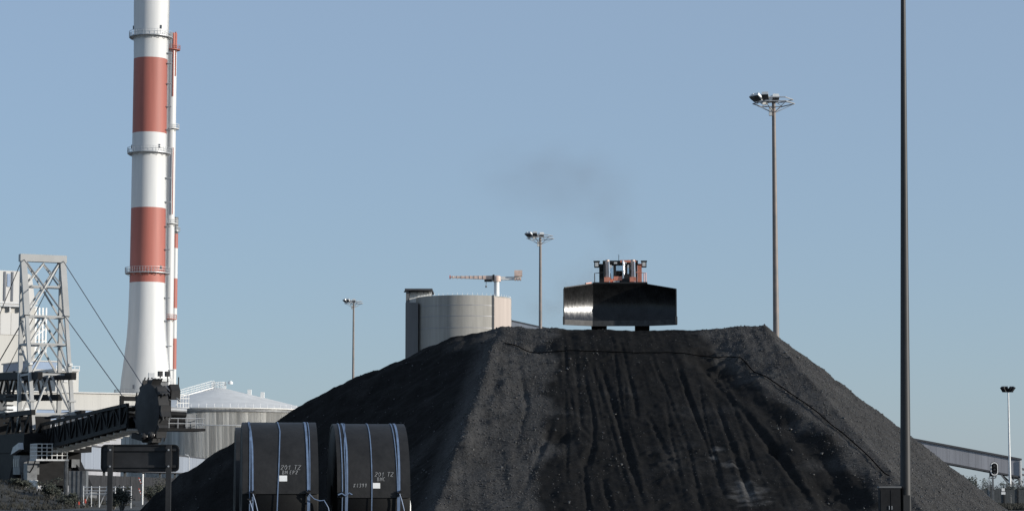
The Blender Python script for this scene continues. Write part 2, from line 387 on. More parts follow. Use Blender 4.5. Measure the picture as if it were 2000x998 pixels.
def lumps(n, xr, yr, s0, s1, name, keep=None):
    x = rng.uniform(*xr, n); y = rng.uniform(*yr, n); z = pile_z(x, y)
    ok = z > .02
    if keep is not None: ok &= keep(x, y)
    x, y, z = x[ok], y[ok], z[ok]; n = len(x)
    s = s0 + (s1-s0)*rng.random(n)**4
    V = np.array([(1,0,0),(-1,0,0),(0,1,0),(0,-1,0),(0,0,1),(0,0,-1)], float)
    Fc = np.array([(0,2,4),(2,1,4),(1,3,4),(3,0,4),(2,0,5),(1,2,5),(3,1,5),(0,3,5)])
    v = V[None]*(.6+.8*rng.random((n, 6, 1))) + rng.normal(0, .25, (n, 6, 3))
    q = rng.normal(size=(n, 3, 3)); q, _ = np.linalg.qr(q)
    v = np.einsum('nij,nkj->nki', q, v)*s[:, None, None]
    v += np.stack([x, y, z+s*.25], -1)[:, None]
    f = (Fc[None] + (np.arange(n)*6)[:, None, None]).reshape(-1, 3)
    me = bpy.data.meshes.new(name); co = v.reshape(-1, 3)
    me.vertices.add(len(co)); me.vertices.foreach_set('co', co.astype('f').ravel())
    me.loops.add(f.size); me.loops.foreach_set('vertex_index', f.astype('i').ravel())
    me.polygons.add(len(f)); me.polygons.foreach_set('loop_start', np.arange(0, f.size, 3, dtype='i')); me.update(); me.validate()
    me.materials.append(M['coal_lump']); o = bpy.data.objects.new(name, me); COL.objects.link(o); o.parent = pile; o['kind'] = 'stuff'
    return o
lumps(42000, (11, 32), (108, 150), .012, .055, 'coal_lumps', lambda x, y: x > 11.5+.22*(147-y))
lumps(26000, (-6, 5), (112, 149), .012, .06, 'coal_lumps', lambda x, y: (x < 2.6-.045*(147-y)) & (x > -1.0-.1*(147-y)))
lumps(250, (-2, 6), (113, 147), .04, .11, 'coal_lumps')
lumps(350, (14, 30), (110, 147), .04, .11, 'coal_lumps')
lumps(4000, (-4, 20), (112, 149), .012, .04, 'coal_lumps')
lumps(1500, (-30, -4), (112, 149), .03, .08, 'coal_lumps')

pts = []
for (x0, y0), (x1, y1) in zip(CRACK[:-1], CRACK[1:]):
    n_ = max(2, int(math.hypot(x1-x0, y1-y0)/.35))
    for k in range(n_): pts.append((x0+(x1-x0)*k/n_, y0+(y1-y0)*k/n_))
ax_, ay_ = np.array([p[0] for p in pts]), np.array([p[1] for p in pts])
az_ = np.max([pile_z(ax_+dx, ay_+dy) for dx in (-.12, 0, .12) for dy in (-.12, 0, .12)], axis=0)+.03
az_ = np.convolve(np.pad(az_, 2, mode='edge'), np.ones(5)/5, 'valid')+.012+fbm(ax_, ay_, 17, 3, .7)*.035
tag(MB().tube([(a, b, c) for a, b, c in zip(ax_, ay_, az_)], .031, 6).build('power_cable', M['cable_black'], None, True), 'thin black cable laid across the ramp and down the right slope to the cabinet', 'cable')
# ------------------------------------------------------------------ chimneys
def ring_platform(par, r0, r1, z, n=40, rail=1.6, mt='galv', posts=36, a0=0., a1=2*math.pi):
    p = MB().lathe([(r0, 0), (r1, 0), (r1, .35), (r0, .35), (r0, 0)], n, (0, 0, z), a0, a1).build('platform', M[mt], par)
    m = MB()
    for h in (.5, 1.0): m.lathe([(r1-.06, h*rail), (r1+.06, h*rail), (r1+.06, h*rail+.12), (r1-.06, h*rail+.12), (r1-.06, h*rail)], n, (0, 0, z+.3), a0, a1)
    for k in range(posts):
        a = a0+(a1-a0)*(k+.5)/posts; x, y = r1*math.cos(a), r1*math.sin(a)
        m.tube([(x, y, z+.3), (x, y, z+.3+rail)], .07, 5)
    m.build('railing', M[mt], p)
    for k in range(posts//3):
        a = a0+(a1-a0)*(k+.5)/(posts//3)
        if math.sin(a) > .3: continue
        MB().beam((r0*math.cos(a), r0*math.sin(a), z-1.1), (r1*math.cos(a), r1*math.sin(a), z-.05), .18).build('bracket', M[mt], p)
    return p
YC = 1037.
cx = P(287, 600, YC).x
def zc(py, Y=YC-7.4): return P(287, py, Y).z
ch = thing('chimney', 'tall white chimney with wide red bands, flared foot and ring platforms', 'chimney', (cx, YC, 0))
sC = F/YC
def rad(z):     # radius by height, from the photo
    zs = [0, zc(770), zc(740), zc(700), zc(660), zc(620), zc(550), zc(400), zc(110), zc(0), 260]
    rs = [64, 50.5, 48, 43, 38.5, 36, 34.6, 33.8, 33, 34.5, 34]
    return float(np.interp(z, zs, [r/sC for r in rs]))
bands = [(0, zc(550), 0), (zc(550), zc(404), 1), (zc(404), zc(257), 0), (zc(257), zc(111), 1), (zc(111), zc(-37), 0), (zc(-37), zc(-183), 1)]
for i, (z0, z1, red) in enumerate(bands):
    zs = np.linspace(z0, z1, 30 if i == 0 else 8)
    prof = [(rad(z), z) for z in zs]
    if i == len(bands)-1: prof += [(rad(z1)-.6, z1), (rad(z1)-.6, z1-6)]
    MB().lathe(prof, 72).build('red_band' if red else 'white_band', M['red_paint'] if red else M['concrete_white'], ch, True)
for py in (68, 296, 531):
    z = zc(py); ring_platform(ch, rad(z)-.05, rad(z)+2.0, z-.2, 56, 2.2, posts=48)
z = zc(772); ring_platform(ch, rad(z)-.05, rad(z)+2.2, z-.2, 56, 2.4, posts=48)
# lightning cable, ladder with rest cages on the right side
a = R(-8)
lad = MB()
for s_ in (-.35, .35):
    lad.tube([((rad(z)+.5)*math.cos(a)-s_*math.sin(a), (rad(z)+.5)*math.sin(a)+s_*math.cos(a), z) for z in np.linspace(zc(760), zc(-180), 40)], .09, 5)
lad.build('ladder', M['galv'], ch)
for py in (100, 120, 160, 205, 250, 345, 392, 440, 485, 580, 625, 675, 722):
    z = zc(py); c_ = (rad(z)+.9)
    MB().box(c_*math.cos(a)-.8, c_*math.cos(a)+1.4, c_*math.sin(a)-.9, c_*math.sin(a)+.9, z, z+.3).build('rest_platform', M['galv'], ch)
for px, py in ((268, 757), (306, 757), (318, 58), (315, 289), (317, 524), (257, 288), (260, 56)):
    p = P(px, py, YC); z = p.z; dx = max(-.98, min(.98, (p.x-cx)/rad(z))); y_ = -math.sqrt(1-dx*dx)*rad(z)
    MB().box(dx*rad(z)-.35, dx*rad(z)+.35, y_-.5, y_+.3, z-.8, z+.8).build('obstruction_lamp', M['window'], ch)

Y2 = 1075.; c2x = P(333.5, 300, Y2).x; s2 = F/Y2
def z2(py): return P(333, py, Y2).z
st = thing('flue_stack', 'slim white twin-pipe stack with red streaked top half hidden behind the big chimney', 'chimney', (c2x, Y2, 0))
r2 = 9.2/s2
MB().lathe([(r2*1.12, 0), (r2*1.02, z2(600)), (r2, z2(66)), (r2-.4, z2(66)), (r2-.4, z2(66)-5)], 40).build('pipe', M['stack_white'], st, True)
for dx_, y0_, y1_ in ((3.5, 68, 190), (7.5, 64, 150)):
    xx = dx_/s2; yy = -math.sqrt(max(r2*r2-xx*xx, 0))-.02
    MB().tube([(xx, yy, z2(y1_)), (xx, yy, z2(y0_))], .33, 8).build('red_streak_pipe', M['red_paint'], st)
MB().lathe([(r2+.05, z2(98)), (r2+.05, z2(66))], 24, (0, 0, 0), R(-75), R(80)).build('red_cap', M['red_paint'], st, True)
MB().tube([(-2.2, -r2+.1, 0), (-2.2, -r2+.1, z2(66))], .5, 10).build('vent_pipe', M['stack_white'], st, True)
MB().tube([(1.4, -r2-.25, z2(420)), (1.4, -r2-.25, z2(290))], .22, 8).build('red_streak_pipe', M['red_paint'], st)
MB().tube([(-.9, -r2-.25, z2(730)), (-.9, -r2-.25, z2(640))], .2, 8).build('red_streak_pipe', M['red_paint'], st)
for py, mt in ((99, 'red_paint'), (253, 'stack_white'), (438, 'stack_white'), (624, 'red_paint')):
    z = z2(py); ring_platform(st, r2, r2+1.5, z, 32, 1.8, mt, 20)

Y3 = 1110.; c3x = P(341.0, 500, Y3).x; s3 = F/Y3
def z3(py): return P(341, py, Y3).z
st3 = thing('banded_stack', 'shorter slim stack with narrow red and white bands behind the white stack', 'chimney', (c3x, Y3, 0))
edges = [1000, 721, 661, 602, 544, 485, 425]
for i in range(len(edges)-1):
    z0, z1 = max(0, z3(edges[i])) if i else 0, z3(edges[i+1])
    prof = [(6.3/s3, z0), (6.3/s3, z1)] + ([(6.3/s3-.3, z1), (6.3/s3-.3, z1-3)] if i == len(edges)-2 else [])
    MB().lathe(prof, 32).build('red_band' if i % 2 else 'white_band', M['red_paint'] if i % 2 else M['stack_white'], st3, True)
MB().lathe([(6.5/s3, z3(457)), (6.5/s3, z3(425)+.1)], 32).build('sooty_cap', M['silo_dark'], st3, True)
ring_platform(st3, 6.3/s3, 6.3/s3+.9, z3(452), 24, 1.4, 'galv', 14)

# ------------------------------------------------------------------ plant buildings on the left
def block(par, name, px0, px1, py0, py1, Y, dep, m, base=None):
    x0, z1 = XZ(px0, py0, Y); x1, z0 = XZ(px1, py1, Y)
    if base is not None: z0 = base
    o = par.location
    return MB().box(x0-o.x, x1-o.x, Y-o.y, Y+dep-o.y, z0, z1).build(name, M[m], par)
YB = 980.
bl = thing('boiler_house', 'high pale boiler house with slit louvres and outside stairs behind the reclaimer', 'building', (P(62, 700, YB).x, YB, 0))
def lx(px, Y): return P(px, 700, Y).x-bl.location.x
block(bl, 'lower_wall', -160, 62, 602, 950, YB, 60, 'beige', 0)
block(bl, 'upper_wall', -160, 56, 531, 602.2, YB+2.2, 50, 'beige2')
m = MB(); zt = P(0, 531, YB).z; zb = P(0, 602, YB).z
m.prism([(lx(56.1, YB), zb), (lx(72, YB), zb), (lx(72, YB), zt-12), (lx(66, YB), zt-2), (lx(62, YB), zt-.6), (lx(56.1, YB), zt-.6)], 4, 48).build('rounded_shaft', M['beige2'], bl)
block(bl, 'stair_block', 62.2, 76, 615, 950, YB+6, 30, 'beige2', 0)
for px in (20.5, 33.5): block(bl, 'louvre', px-1.1, px+1.1, 533, 590, YB+1.9, .25, 'window')
block(bl, 'louvre', 25, 30, 537, 562, YB+1.9, .25, 'bluegrey')
for py in (592, 598): block(bl, 'pipe_bridge', -160, 66, py, py+2.2, YB-2.5, 2.2, 'galv')
for px in (3, 20, 37): block(bl, 'bridge_bracket', px, px+1.5, 600, 611, YB-1.6, 1.4, 'galv')
for k in range(9): block(bl, 'wall_sheet', -100+k*18, -100+k*18+16.6, 613, 655, YB-.35, .3, 'beige2')
for py in (618, 640, 662, 684):
    block(bl, 'landing', 62, 88, py, py+1.5, YB+1, 4.5, 'rail_white')
    block(bl, 'landing_rail', 62, 88, py-5, py-4.3, YB+.9, .3, 'rail_white')
for px in (64, 70, 76, 82, 88): block(bl, 'stair_post', px, px+.8, 600, 690, YB+.5, .3, 'rail_white')
for k in range(4):
    a_, b_ = P(64, 640+k*22, YB+.6), P(86, 620+k*22, YB+.6); o = bl.location
    MB().beam(a_-o, b_-o, .4).build('stair_flight', M['rail_white'], bl)
YB2 = 930.
b2 = thing('blue_panel_house', 'low plant block with a blue upper panel behind the reclaimer tower', 'building', (P(113, 760, YB2).x, YB2, 0))
block(b2, 'wall', 66, 113, 722, 950, YB2, 40, 'beige', 0); block(b2, 'blue_panel', 67, 112, 707, 721.8, YB2+.5, 30, 'bluegrey')
block(b2, 'roof_edge', 66, 113, 704.5, 707, YB2+.2, 32, 'beige')
b3 = thing('transfer_house', 'plain beige transfer house with a railed flat roof right of the reclaimer tower', 'building', (P(153, 760, YB2-25).x, YB2-25, 0))
block(b3, 'wall', 113.5, 150, 725, 950, YB2-25, 30, 'beige', 0); block(b3, 'roof_edge', 111, 153, 720.5, 725, YB2-26, 33, 'beige2')
for px in (112, 120, 128, 136, 144, 152): block(b3, 'roof_rail_post', px, px+.7, 715, 720.5, YB2-26, .3, 'rail_white')
block(b3, 'roof_rail', 111, 153, 715, 715.8, YB2-26.2, .3, 'rail_white')
for k in range(3): block(b3, 'louvre', 116+k*11, 123+k*11, 735, 747, YB2-25.4, .4, 'beige2')
YH = 880.
b4 = thing('long_hall', 'long low beige hall with grey plinth in front of the chimney foot', 'building', (P(290, 800, YH).x, YH, 0))
for k in range(24):
    block(b4, 'wall_panel', -60+k*14, -60+k*14+13.4, 770, 803, YH, .5, 'beige')
block(b4, 'wall', -60, 290, 771, 950, YH+.6, 40, 'beige', 0)
block(b4, 'plinth', -60, 276, 804, 822, YH-.8, .7, 'bluegrey')
block(b4, 'base_wall', -60, 276, 822.5, 950, YH-.5, .4, 'gallery', 0)
block(b4, 'roof_edge', -60, 290, 768, 770.6, YH-.7, 41, 'beige2')
YS = 500.
b5 = thing('sloped_shed', 'pale shed with sloping roof edge at far left under the reclaimer counterboom', 'building', (P(0, 820, YS).x, YS, 0))
o = b5.location
pts = [P(a, b, YS) for a, b in ((-60, 790), (0, 790), (22, 816), (22, 950), (-60, 950))]
MB().prism([(p.x-o.x, max(p.z, 0)) for p in pts], 0, 30).build('wall', M['beige'], b5)
p0, p1 = P(-1, 788.5, YS), P(23, 815.5, YS); MB().beam(p0-o+Vector((0, 15, 0)), p1-o+Vector((0, 15, 0)), 31, .25).build('roof', M['tankroof'], b5)

for b_ in (bl, b2, b3, b4): b_.rotation_euler.z = R(32); b_.scale = (1/math.cos(R(32)), 1, 1)     # fronts turned towards the sun
# ------------------------------------------------------------------ round storage tank
YT = 650.; tx = P(427, 800, YT).x; sT = F/YT; RT = 186/sT
tk = thing('storage_tank', 'wide round corrugated storage tank with shallow conical roof and roof stairs', 'tank', (tx, YT, 0))
def zT(py, dy=0): return P(427, py, YT+dy).z
z_e = P(427, 797, YT-RT).z; z_m = P(427, 829, YT-RT).z; z_m0 = P(427, 803, YT-RT).z; z_b = 2.0
z_a = P(427, 757.5, YT).z
MB().lathe([(RT+.35, z_e), (RT+.35, z_e+.25), (RT*.5, z_e+.25+(z_a-z_e)*.52), (1.2, z_a), (0.01, z_a+.05)], 96).build('roof', M['tankroof'], tk, True)
MB().lathe([(RT-.4, 0), (RT-.4, z_e)], 96).build('inner_shell', M['galv'], tk, True)
MB().lathe([(RT+.02, z_m0), (RT+.5, z_m0), (RT+.5, z_m0+.5), (RT+.02, z_m0+.5)], 96).build('wind_girder', M['machine'], tk, True)
MB().lathe([(RT+.02, z_m-.25), (RT+.2, z_m-.25), (RT+.2, z_m), (RT+.02, z_m)], 96).build('seam_band', M['galv'], tk, True)
MB().lathe([(RT+.9, 0), (RT+.9, z_b), (RT, z_b+.6)], 96).build('kerb_wall', M['gallery'], tk, True)
def corr_panel(z0, z1, da, nr=5):
    m = MB(); vs = []; n = nr*4
    for k in range(n+1):
        a_ = -da/2 + da*k/n; r_ = RT + (.16 if (k % 4) in (1, 2) else 0) - (.05 if k in (0, n) else 0)
        vs += [(r_*math.cos(a_), r_*math.sin(a_), z0), (r_*math.cos(a_), r_*math.sin(a_), z1)]
    m.add(vs, [(2*k, 2*k+2, 2*k+3, 2*k+1) for k in range(n)]); return m
NP = 96; da = 2*math.pi/NP
for z0, z1 in ((z_m0+.5, z_e), (z_m, z_m0), (z_b+.5, z_m-.25)):
    pr = None
    for k in range(NP):
        a_ = da*k
        if math.sin(a_) > .25: continue
        if pr is None: pr = corr_panel(z0, z1, da*.985).build('cladding_panel', M['corr'], tk); c_ = pr
        else: c_ = pr.copy(); COL.objects.link(c_); c_.parent = tk
        c_.rotation_euler = (0, 0, a_)
# stair up the roof, left of the apex, with handrails
stq = MB(); e0 = Vector((-RT*.62, -RT*.55, z_e+(z_a-z_e)*.2)); e1 = Vector((-1.5, -1.2, z_a+.1))
stair = MB().beam(e0, e1, 1.1, .25).build('roof_stair', M['rail_white'], tk)
for s_ in (-.55, .55):
    o_ = Vector((.6, -.75, 0)).normalized()*s_; rl = MB()
    for h in (.6, 1.2, 1.8): rl.tube([e0+o_+Vector((0, 0, h)), e1+o_+Vector((0, 0, h))], .045, 5)
    for k in range(13): q = e0.lerp(e1, k/12)+o_; rl.tube([q, q+Vector((0, 0, 1.8))], .07, 5)
    rl.build('handrail', M['rail_white'], stair)
rl = MB()
for k in range(16):
    a_ = 2*math.pi*k/16; x, y = 1.9*math.cos(a_), 1.9*math.sin(a_); rl.tube([(x, y, z_a-.2), (x, y, z_a+1.5)], .08, 5)
for h in (.8, 1.5): rl.lathe([(1.85, h), (1.95, h), (1.95, h+.1), (1.85, h+.1), (1.85, h)], 24, (0, 0, z_a))
rl.build('apex_railing', M['rail_white'], tk)
MB().lathe([(.01, z_a+1), (.7, z_a+1), (.7, z_a+1.5), (.3, z_a+1.9), (.01, z_a+1.9)], 16, (3.2, -1, 0)).build('vent_cap', M['rail_white'], tk, True)
for q in (8.5, 12.): MB().box(q-.5, q+.5, -2.5, -1.5, z_a-.4-q*.2, z_a+1.2-q*.2).build('roof_vent', M['rail_white'], tk)
rl = MB()
for k in range(-40, 1):
    a_ = k*math.pi/40; rl.tube([((RT+.2)*math.cos(a_), (RT+.2)*math.sin(a_), z_e+.2), ((RT+.2)*math.cos(a_), (RT+.2)*math.sin(a_), z_e+1.2)], .05, 4)
rl.build('eave_railing', M['galv'], tk)['kind'] = 'stuff'

# ------------------------------------------------------------------ low blue-grey gallery in front of the tank
ga = thing('clad_gallery', 'low blue-grey clad gallery running on stilts in front of the tank', 'gallery', (P(275, 900, 460).x, 460, 0))
o = ga.location
g0, g1 = Vector((P(90, 900, 330).x, 330, 0)), Vector((P(470, 900, 620).x, 620, 0))
def gz(px, pyt, pyb, Y): return P(px, pyb, Y).z, P(px, pyt, Y).z
zb0, zt0 = gz(90, 861, 912, 330); zb1, zt1 = gz(470, 903, 927, 620)
N = 34
dr = (g1-g0).normalized(); nr = Vector((dr.y, -dr.x, 0))
for k in range(N):
    t0, t1 = k/N, (k+.975)/N; a_, b_ = g0.lerp(g1, t0)-o, g0.lerp(g1, t1)-o
    lo0, hi0 = zb0+(zb1-zb0)*t0, zt0+(zt1-zt0)*t0; lo1, hi1 = zb0+(zb1-zb0)*t1, zt0+(zt1-zt0)*t1
    vs = []
    for q in (nr*0., nr*-.12): vs += [(a_.x+q.x, a_.y+q.y, lo0), (b_.x+q.x, b_.y+q.y, lo1), (b_.x+q.x, b_.y+q.y, hi1), (a_.x+q.x, a_.y+q.y, hi0)]
    MB().add(vs, [(0, 1, 2, 3), (7, 6, 5, 4), (0, 4, 5, 1), (1, 5, 6, 2), (2, 6, 7, 3), (3, 7, 4, 0)]).build('cladding_panel', M['gallery_blue'], ga)
for zA, zB_, nm, mt in ((zt0, zt1, 'roof', 'darkroof'), (zb0, zb1, 'floor', 'darkroof')):
    MB().beam(g0-o-nr*2+Vector((0, 0, zA+.12*(nm == 'roof')-.1)), g1-o-nr*2+Vector((0, 0, zB_+.12*(nm == 'roof')-.1)), 4.3, .2).build(nm, M[mt], ga)
for k in range(12):
    q = g0.lerp(g1, (k+.5)/12)-o-nr*1.; h = zb0+(zb1-zb0)*(k+.5)/12
    MB().box(q.x-.2, q.x+.2, q.y-.2, q.y+.2, 0, h-.2).build('stilt', M['machine'], ga)
# dark wall below it
wl_ = thing('retaining_wall', 'long dark concrete wall under the blue-grey gallery', 'wall', (P(250, 940, 420).x, 420, 0)); o = wl_.location
w0, w1 = Vector((P(164, 940, 360).x, 360, 0)), Vector((P(470, 940, 600).x, 600, 0))
for k in range(16):
    a_, b_ = w0.lerp(w1, k/16)-o, w0.lerp(w1, (k+.985)/16)-o
    MB().beam(a_+Vector((0, 0, 2.0)), b_+Vector((0, 0, 2.0)), .4, 4.0).build('wall_panel', M['wall_dark'], wl_)

# ------------------------------------------------------------------ silo with roof crane
YL = 567.; sL = F/YL; slx = P(905, 640, YL).x; RL = 94/sL
si = thing('concrete_silo', 'big round grey concrete silo behind the coal pile', 'silo', (slx, YL, 0))
zl = P(905, 576, YL-RL).z
MB().lathe([(RL, 0), (RL, zl*.5), (RL, zl*.8), (RL, zl), (RL-.5, zl), (RL-.5, zl-1), (.01, zl-1)], 128).build('shell', M['silo'], si, True)
for py in (617, 640, 596): z = P(905, py, YL-RL).z; MB().lathe([(RL-.05, z), (RL+.04, z+.03), (RL+.04, z+.14), (RL-.05, z+.17)], 128).build('pour_joint', M['gallery'], si, True)
a_ = math.asin(58.5/94.)
MB().box(math.sin(a_)*RL-.22, math.sin(a_)*RL+.22, -math.cos(a_)*RL-.25, -math.cos(a_)*RL+.3, 0, zl+.15).build('seam_pipe', M['silo_dark'], si)
pa = a_+.38
MB().lathe([(RL+.06, 0), (RL+.06, zl-.3)], 16, (0, 0, 0), -math.pi/2+a_+.03, -math.pi/2+a_+.72).build('repaired_strip', mat('pale repaired concrete', (.42, .36, .32), .85, var=.12, scale=.4, streak=1), si, True)
rl = MB()
for k in range(60):
    q = 2*math.pi*k/60; rl.tube([((RL-.2)*math.cos(q), (RL-.2)*math.sin(q), zl), ((RL-.2)*math.cos(q), (RL-.2)*math.sin(q), zl+.5)], .04, 4)
rl.build('rim_rail', M['galv'], si)
et = thing('elevator_shaft', 'dark elevator shaft with pale clad head box against the silo', 'tower', (P(812, 640, YL-6).x, YL-6, 0)); o = et.location
def eb(name, px0, px1, py0, py1, dy0, dy1, m, base=None):
    x0, z1 = XZ(px0, py0, YL-6); x1, z0 = XZ(px1, py1, YL-6)
    return MB().box(x0-o.x, x1-o.x, dy0, dy1, z0 if base is None else base, z1).build(name, M[m], et)
eb('shaft', 792, 815, 591, 999, 0, 14, 'silo_dark', 0)
eb('head_box', 792.3, 841.5, 566, 590.7, 4.2, 13, 'silo_dark')
eb('side_wall', 792, 798, 565, 590.8, 2.2, 4.1, 'silo_dark')
for k in range(6): eb('head_panel', 798.4+k*7.2, 798.4+k*7.2+6.9, 568, 590.5, 3.6, 4.1, 'rail_white')
eb('head_roof', 790, 844, 562.5, 566, 1.4, 14.5, 'darkroof')
for k in range(4): eb('roof_bracket', 800+k*13, 801.5+k*13, 566.1, 571, 2.0, 3.5, 'darkroof')
eb('beam_stub', 788, 792, 566.3, 569, 2.4, 3., 'darkroof')
# crane
cr = thing('roof_crane', 'salmon and white slewing crane standing on the silo roof', 'crane', (P(970, 560, YL-2).x, YL-2, zl-1)); o = cr.location
def cz(py): return P(970, py, YL-2).z-o.z
MB().lathe([(.9, 0), (.65, .5), (.62, cz(548))], 20).build('column', M['rail_white'], cr, True)
MB().lathe([(1.0, cz(550)), (1.05, cz(548)), (1.05, cz(540)), (.7, cz(538.5)), (.01, cz(538.4))], 16).build('slew_head', M['crane'], cr, True)
def crx(px): return P(px, 540, YL-2).x-o.x
MB().prism([(crx(880), cz(542.5)), (crx(880), cz(539.8)), (crx(962), cz(538.5)), (crx(962), cz(546)), (crx(940), cz(545.3))], -.45, .45).build('jib', M['crane'], cr)
MB().tube([(crx(878), 0, cz(541.2)), (crx(880), 0, cz(541.2))], .45, 10).build('jib_tip', M['redplate'], cr)
for k in range(9): MB().box(crx(884+k*8.5), crx(885+k*8.5), -.52, .52, cz(545), cz(538.6)).build('jib_rib', M['crane'], cr)
MB().prism([(crx(976), cz(547)), (crx(976), cz(540.5)), (crx(1018), cz(540.5)), (crx(1018), cz(546.5))], -.5, .5).build('counter_jib', M['rail_white'], cr)
MB().box(crx(1004.5), crx(1020), -1.1, 1.1, cz(540), cz(528.5)).build('counterweight', M['crane'], cr)
for k in range(3): MB().box(crx(1005+k*5), crx(1008+k*5), -.9, .9, cz(547.5), cz(543)).build('weight_bracket', M['crane'], cr)
tr = MB().box(crx(946), crx(961), -.7, .7, cz(550), cz(546.4)).build('trolley', M['dozer_dark'], cr)
MB().tube([(crx(949.5), 0, cz(561)), (crx(949.5), 0, cz(550))], .07, 6).tube([(crx(949.5), 0, cz(561.5)), (crx(949.5), 0, cz(558))], .2, 8).build('hook_rope', M['cable'], tr)
MB().box(crx(962), crx(966), -.9, -.3, cz(548), cz(537)).build('ladder_guard', M['dozer_dark'], cr)
# small inclined gallery right of the silo
ig = thing('inclined_conveyor', 'thin inclined conveyor gallery sloping down right of the silo', 'conveyor', (P(1020, 640, YL+10).x, YL+10, 0)); o = ig.location
pa_, pb_ = P(985, 632, YL+10)-o, P(1150, 668, YL+10)-o
MB().beam(pa_, pb_, 3, 1.9).build('gallery_body', M['gallery_blue'], ig)
MB().beam(pa_+Vector((0, 0, 1.05)), pb_+Vector((0, 0, 1.05)), 3.3, .2).build('gallery_roof', M['darkroof'], ig)
for px in (1040, 1100, 1145):
    q = pa_.lerp(pb_, (px-985)/165.); MB().box(q.x-.3, q.x+.3, -1, 1, 0, q.z-1).build('trestle', M['machine'], ig)

# ------------------------------------------------------------------ floodlight masts
def lamp(par, loc, az, tilt, s=1., name='floodlight'):
    m = MB().prism([(-.26*s, -.1*s), (.26*s, -.1*s), (.22*s, .16*s), (-.22*s, .16*s)], -.3*s, .3*s)
    Mx = Matrix.Translation(loc) @ Matrix.Rotation(az, 4, 'Z') @ Matrix.Rotation(tilt, 4, 'X')
    o = m.xform(Mx).build(name, M['lampgrey'], par)
    MB().box(-.23*s, .23*s, -.26*s, .26*s, -.135*s, -.103*s).xform(Mx).build('lamp_glass', M['lampblack'], o)
    return o
def make_mast(name, label, H, rb, rt, m, lamps=True):
    t = thing(name, label, 'floodlight mast', (0, 0, 0), 0, 'floodlight masts')
    MB().lathe([(rb*1.5, 0), (rb*1.5, .06), (rb*1.02, .08), (rb, 1.5), ((rb+rt)/2, H*.5), (rt, H), (.01, H+.02)], 20).build('pole', m, t, True)
    MB().box(-rb*.6, rb*.6, -rb-.04, -rb*.6, .7, 1.5).build('access_door', m, t)
    RR = 1.55
    for h, nm in ((H-.35, 'head_ring'), (H-.05, 'head_ring')):
        r_ = RR if h < H-.1 else RR*.93
        MB().tube([(r_*math.cos(k*math.pi/3), r_*math.sin(k*math.pi/3), h) for k in range(7)], .045, 6).build(nm, M['galv'], t)
    for k in range(6):
        a = k*math.pi/3; MB().tube([(rt*math.cos(a), rt*math.sin(a), H-1.0), (RR*math.cos(a), RR*math.sin(a), H-.35), (rt*.8*math.cos(a), rt*.8*math.sin(a), H-.1)], .035, 5).build('head_arm', M['galv'], t)
    MB().lathe([(.01, H-.2), (.34, H-.2), (.36, H+.1), (.2, H+.28), (.01, H+.3)], 14).build('winch_hub', M['lampgrey'], t, True)
    MB().box(-.36, -.16, -.22, .05, H-1.25, H-.65).build('junction_box', M['lampgrey'], t)
    for x, y, az, tl in ((-1.5, -.35, 1.9, .7), (-1.25, -.75, 2.3, .65), (-.75, -1.25, 2.9, .6), (-1.35, .55, 1.2, .7), (-.55, .3, 1.5, .5), (.1, -.35, 3.2, .55), (-.65, 1.3, .6, .6)):
        lamp(t, (x, y, H+.02), az, tl)
    return t
H2 = P(1511, 194, 177.).z
ms = make_mast('floodlight_mast', 'tall grey floodlight mast rising behind the right shoulder of the coal pile', H2, .30, .135, M['mast'])
ms.location = (P(1516, 660, 177.).x, 177., 0)
def mast_at(px, pyt, Y, label, rz=0):
    h = P(px, pyt, Y).z; o_ = dup(ms, (P(px, 640, Y).x, Y, 0), rz, label); o_.scale = (1, 1, h/H2); return o_
mast_at(1055.5, 460, 273., 'floodlight mast between the roof crane and the bulldozer', R(6))
mast_at(690.5, 588, 396., 'thin floodlight mast standing alone between the storage tank and the silo', R(-5))
near = make_mast('floodlight_mast', 'dark near mast rising out of view in front of the right slope', 28., .226, .077, M['mast_shade'])
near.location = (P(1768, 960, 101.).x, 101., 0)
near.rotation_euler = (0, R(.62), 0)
# cabinet beside it
cb = thing('switch_cabinet', 'black steel switch cabinet beside the dark near mast', 'cabinet', (P(1737, 960, 100.8).x, 100.8, 0)); cb.scale = (.93, .93, 1.01)
MB().box(-.46, .46, -.25, .3, .12, 1.78).build('body', M['black'], cb)
MB().box(-.42, .42, -.3, -.25, 0, .12).box(-.44, .44, -.2, .28, 0, .118).build('plinth', M['silo_dark'], cb)
for s_ in (-1, 1):
    d_ = MB().box(min(s_*.02, s_*.43), max(s_*.02, s_*.43), -.28, -.253, .2, 1.7).build('door', M['black'], cb)
    MB().box(s_*.06-.015, s_*.06+.015, -.31, -.281, .9, 1.05).build('handle', M['galv'], d_)
MB().box(-.5, .5, -.3, .34, 1.783, 1.85).build('lid', M['silo_dark'], cb)
# small mast at the right edge
sm = thing('lamp_post', 'slim pale lamp post with dark twin floodlights beside the rail signal', 'lamp post', (P(1973.5, 985, 290.).x, 290., 0))
hs = P(1971, 765, 290.).z
MB().lathe([(.24, 0), (.24, .05), (.17, .07), (.155, 2), (.09, hs), (.01, hs+.02)], 16).build('pole', M['rail_white'], sm, True)
MB().beam((-.6, 0, hs), (.6, 0, hs), .1).build('crossarm', M['dozer_dark'], sm)
for x, az in ((-.55, 2.2), (-.25, 2.6), (.3, 3.9), (.55, 4.2)):
    mm_ = Matrix.Translation((x, 0, hs+.3)) @ Matrix.Rotation(az, 4, 'Z') @ Matrix.Rotation(.9, 4, 'X')
    MB().prism([(-.3, -.12), (.3, -.12), (.24, .18), (-.24, .18)], -.33, .33).xform(mm_).build('floodlight', M['dozer_dark'], sm)

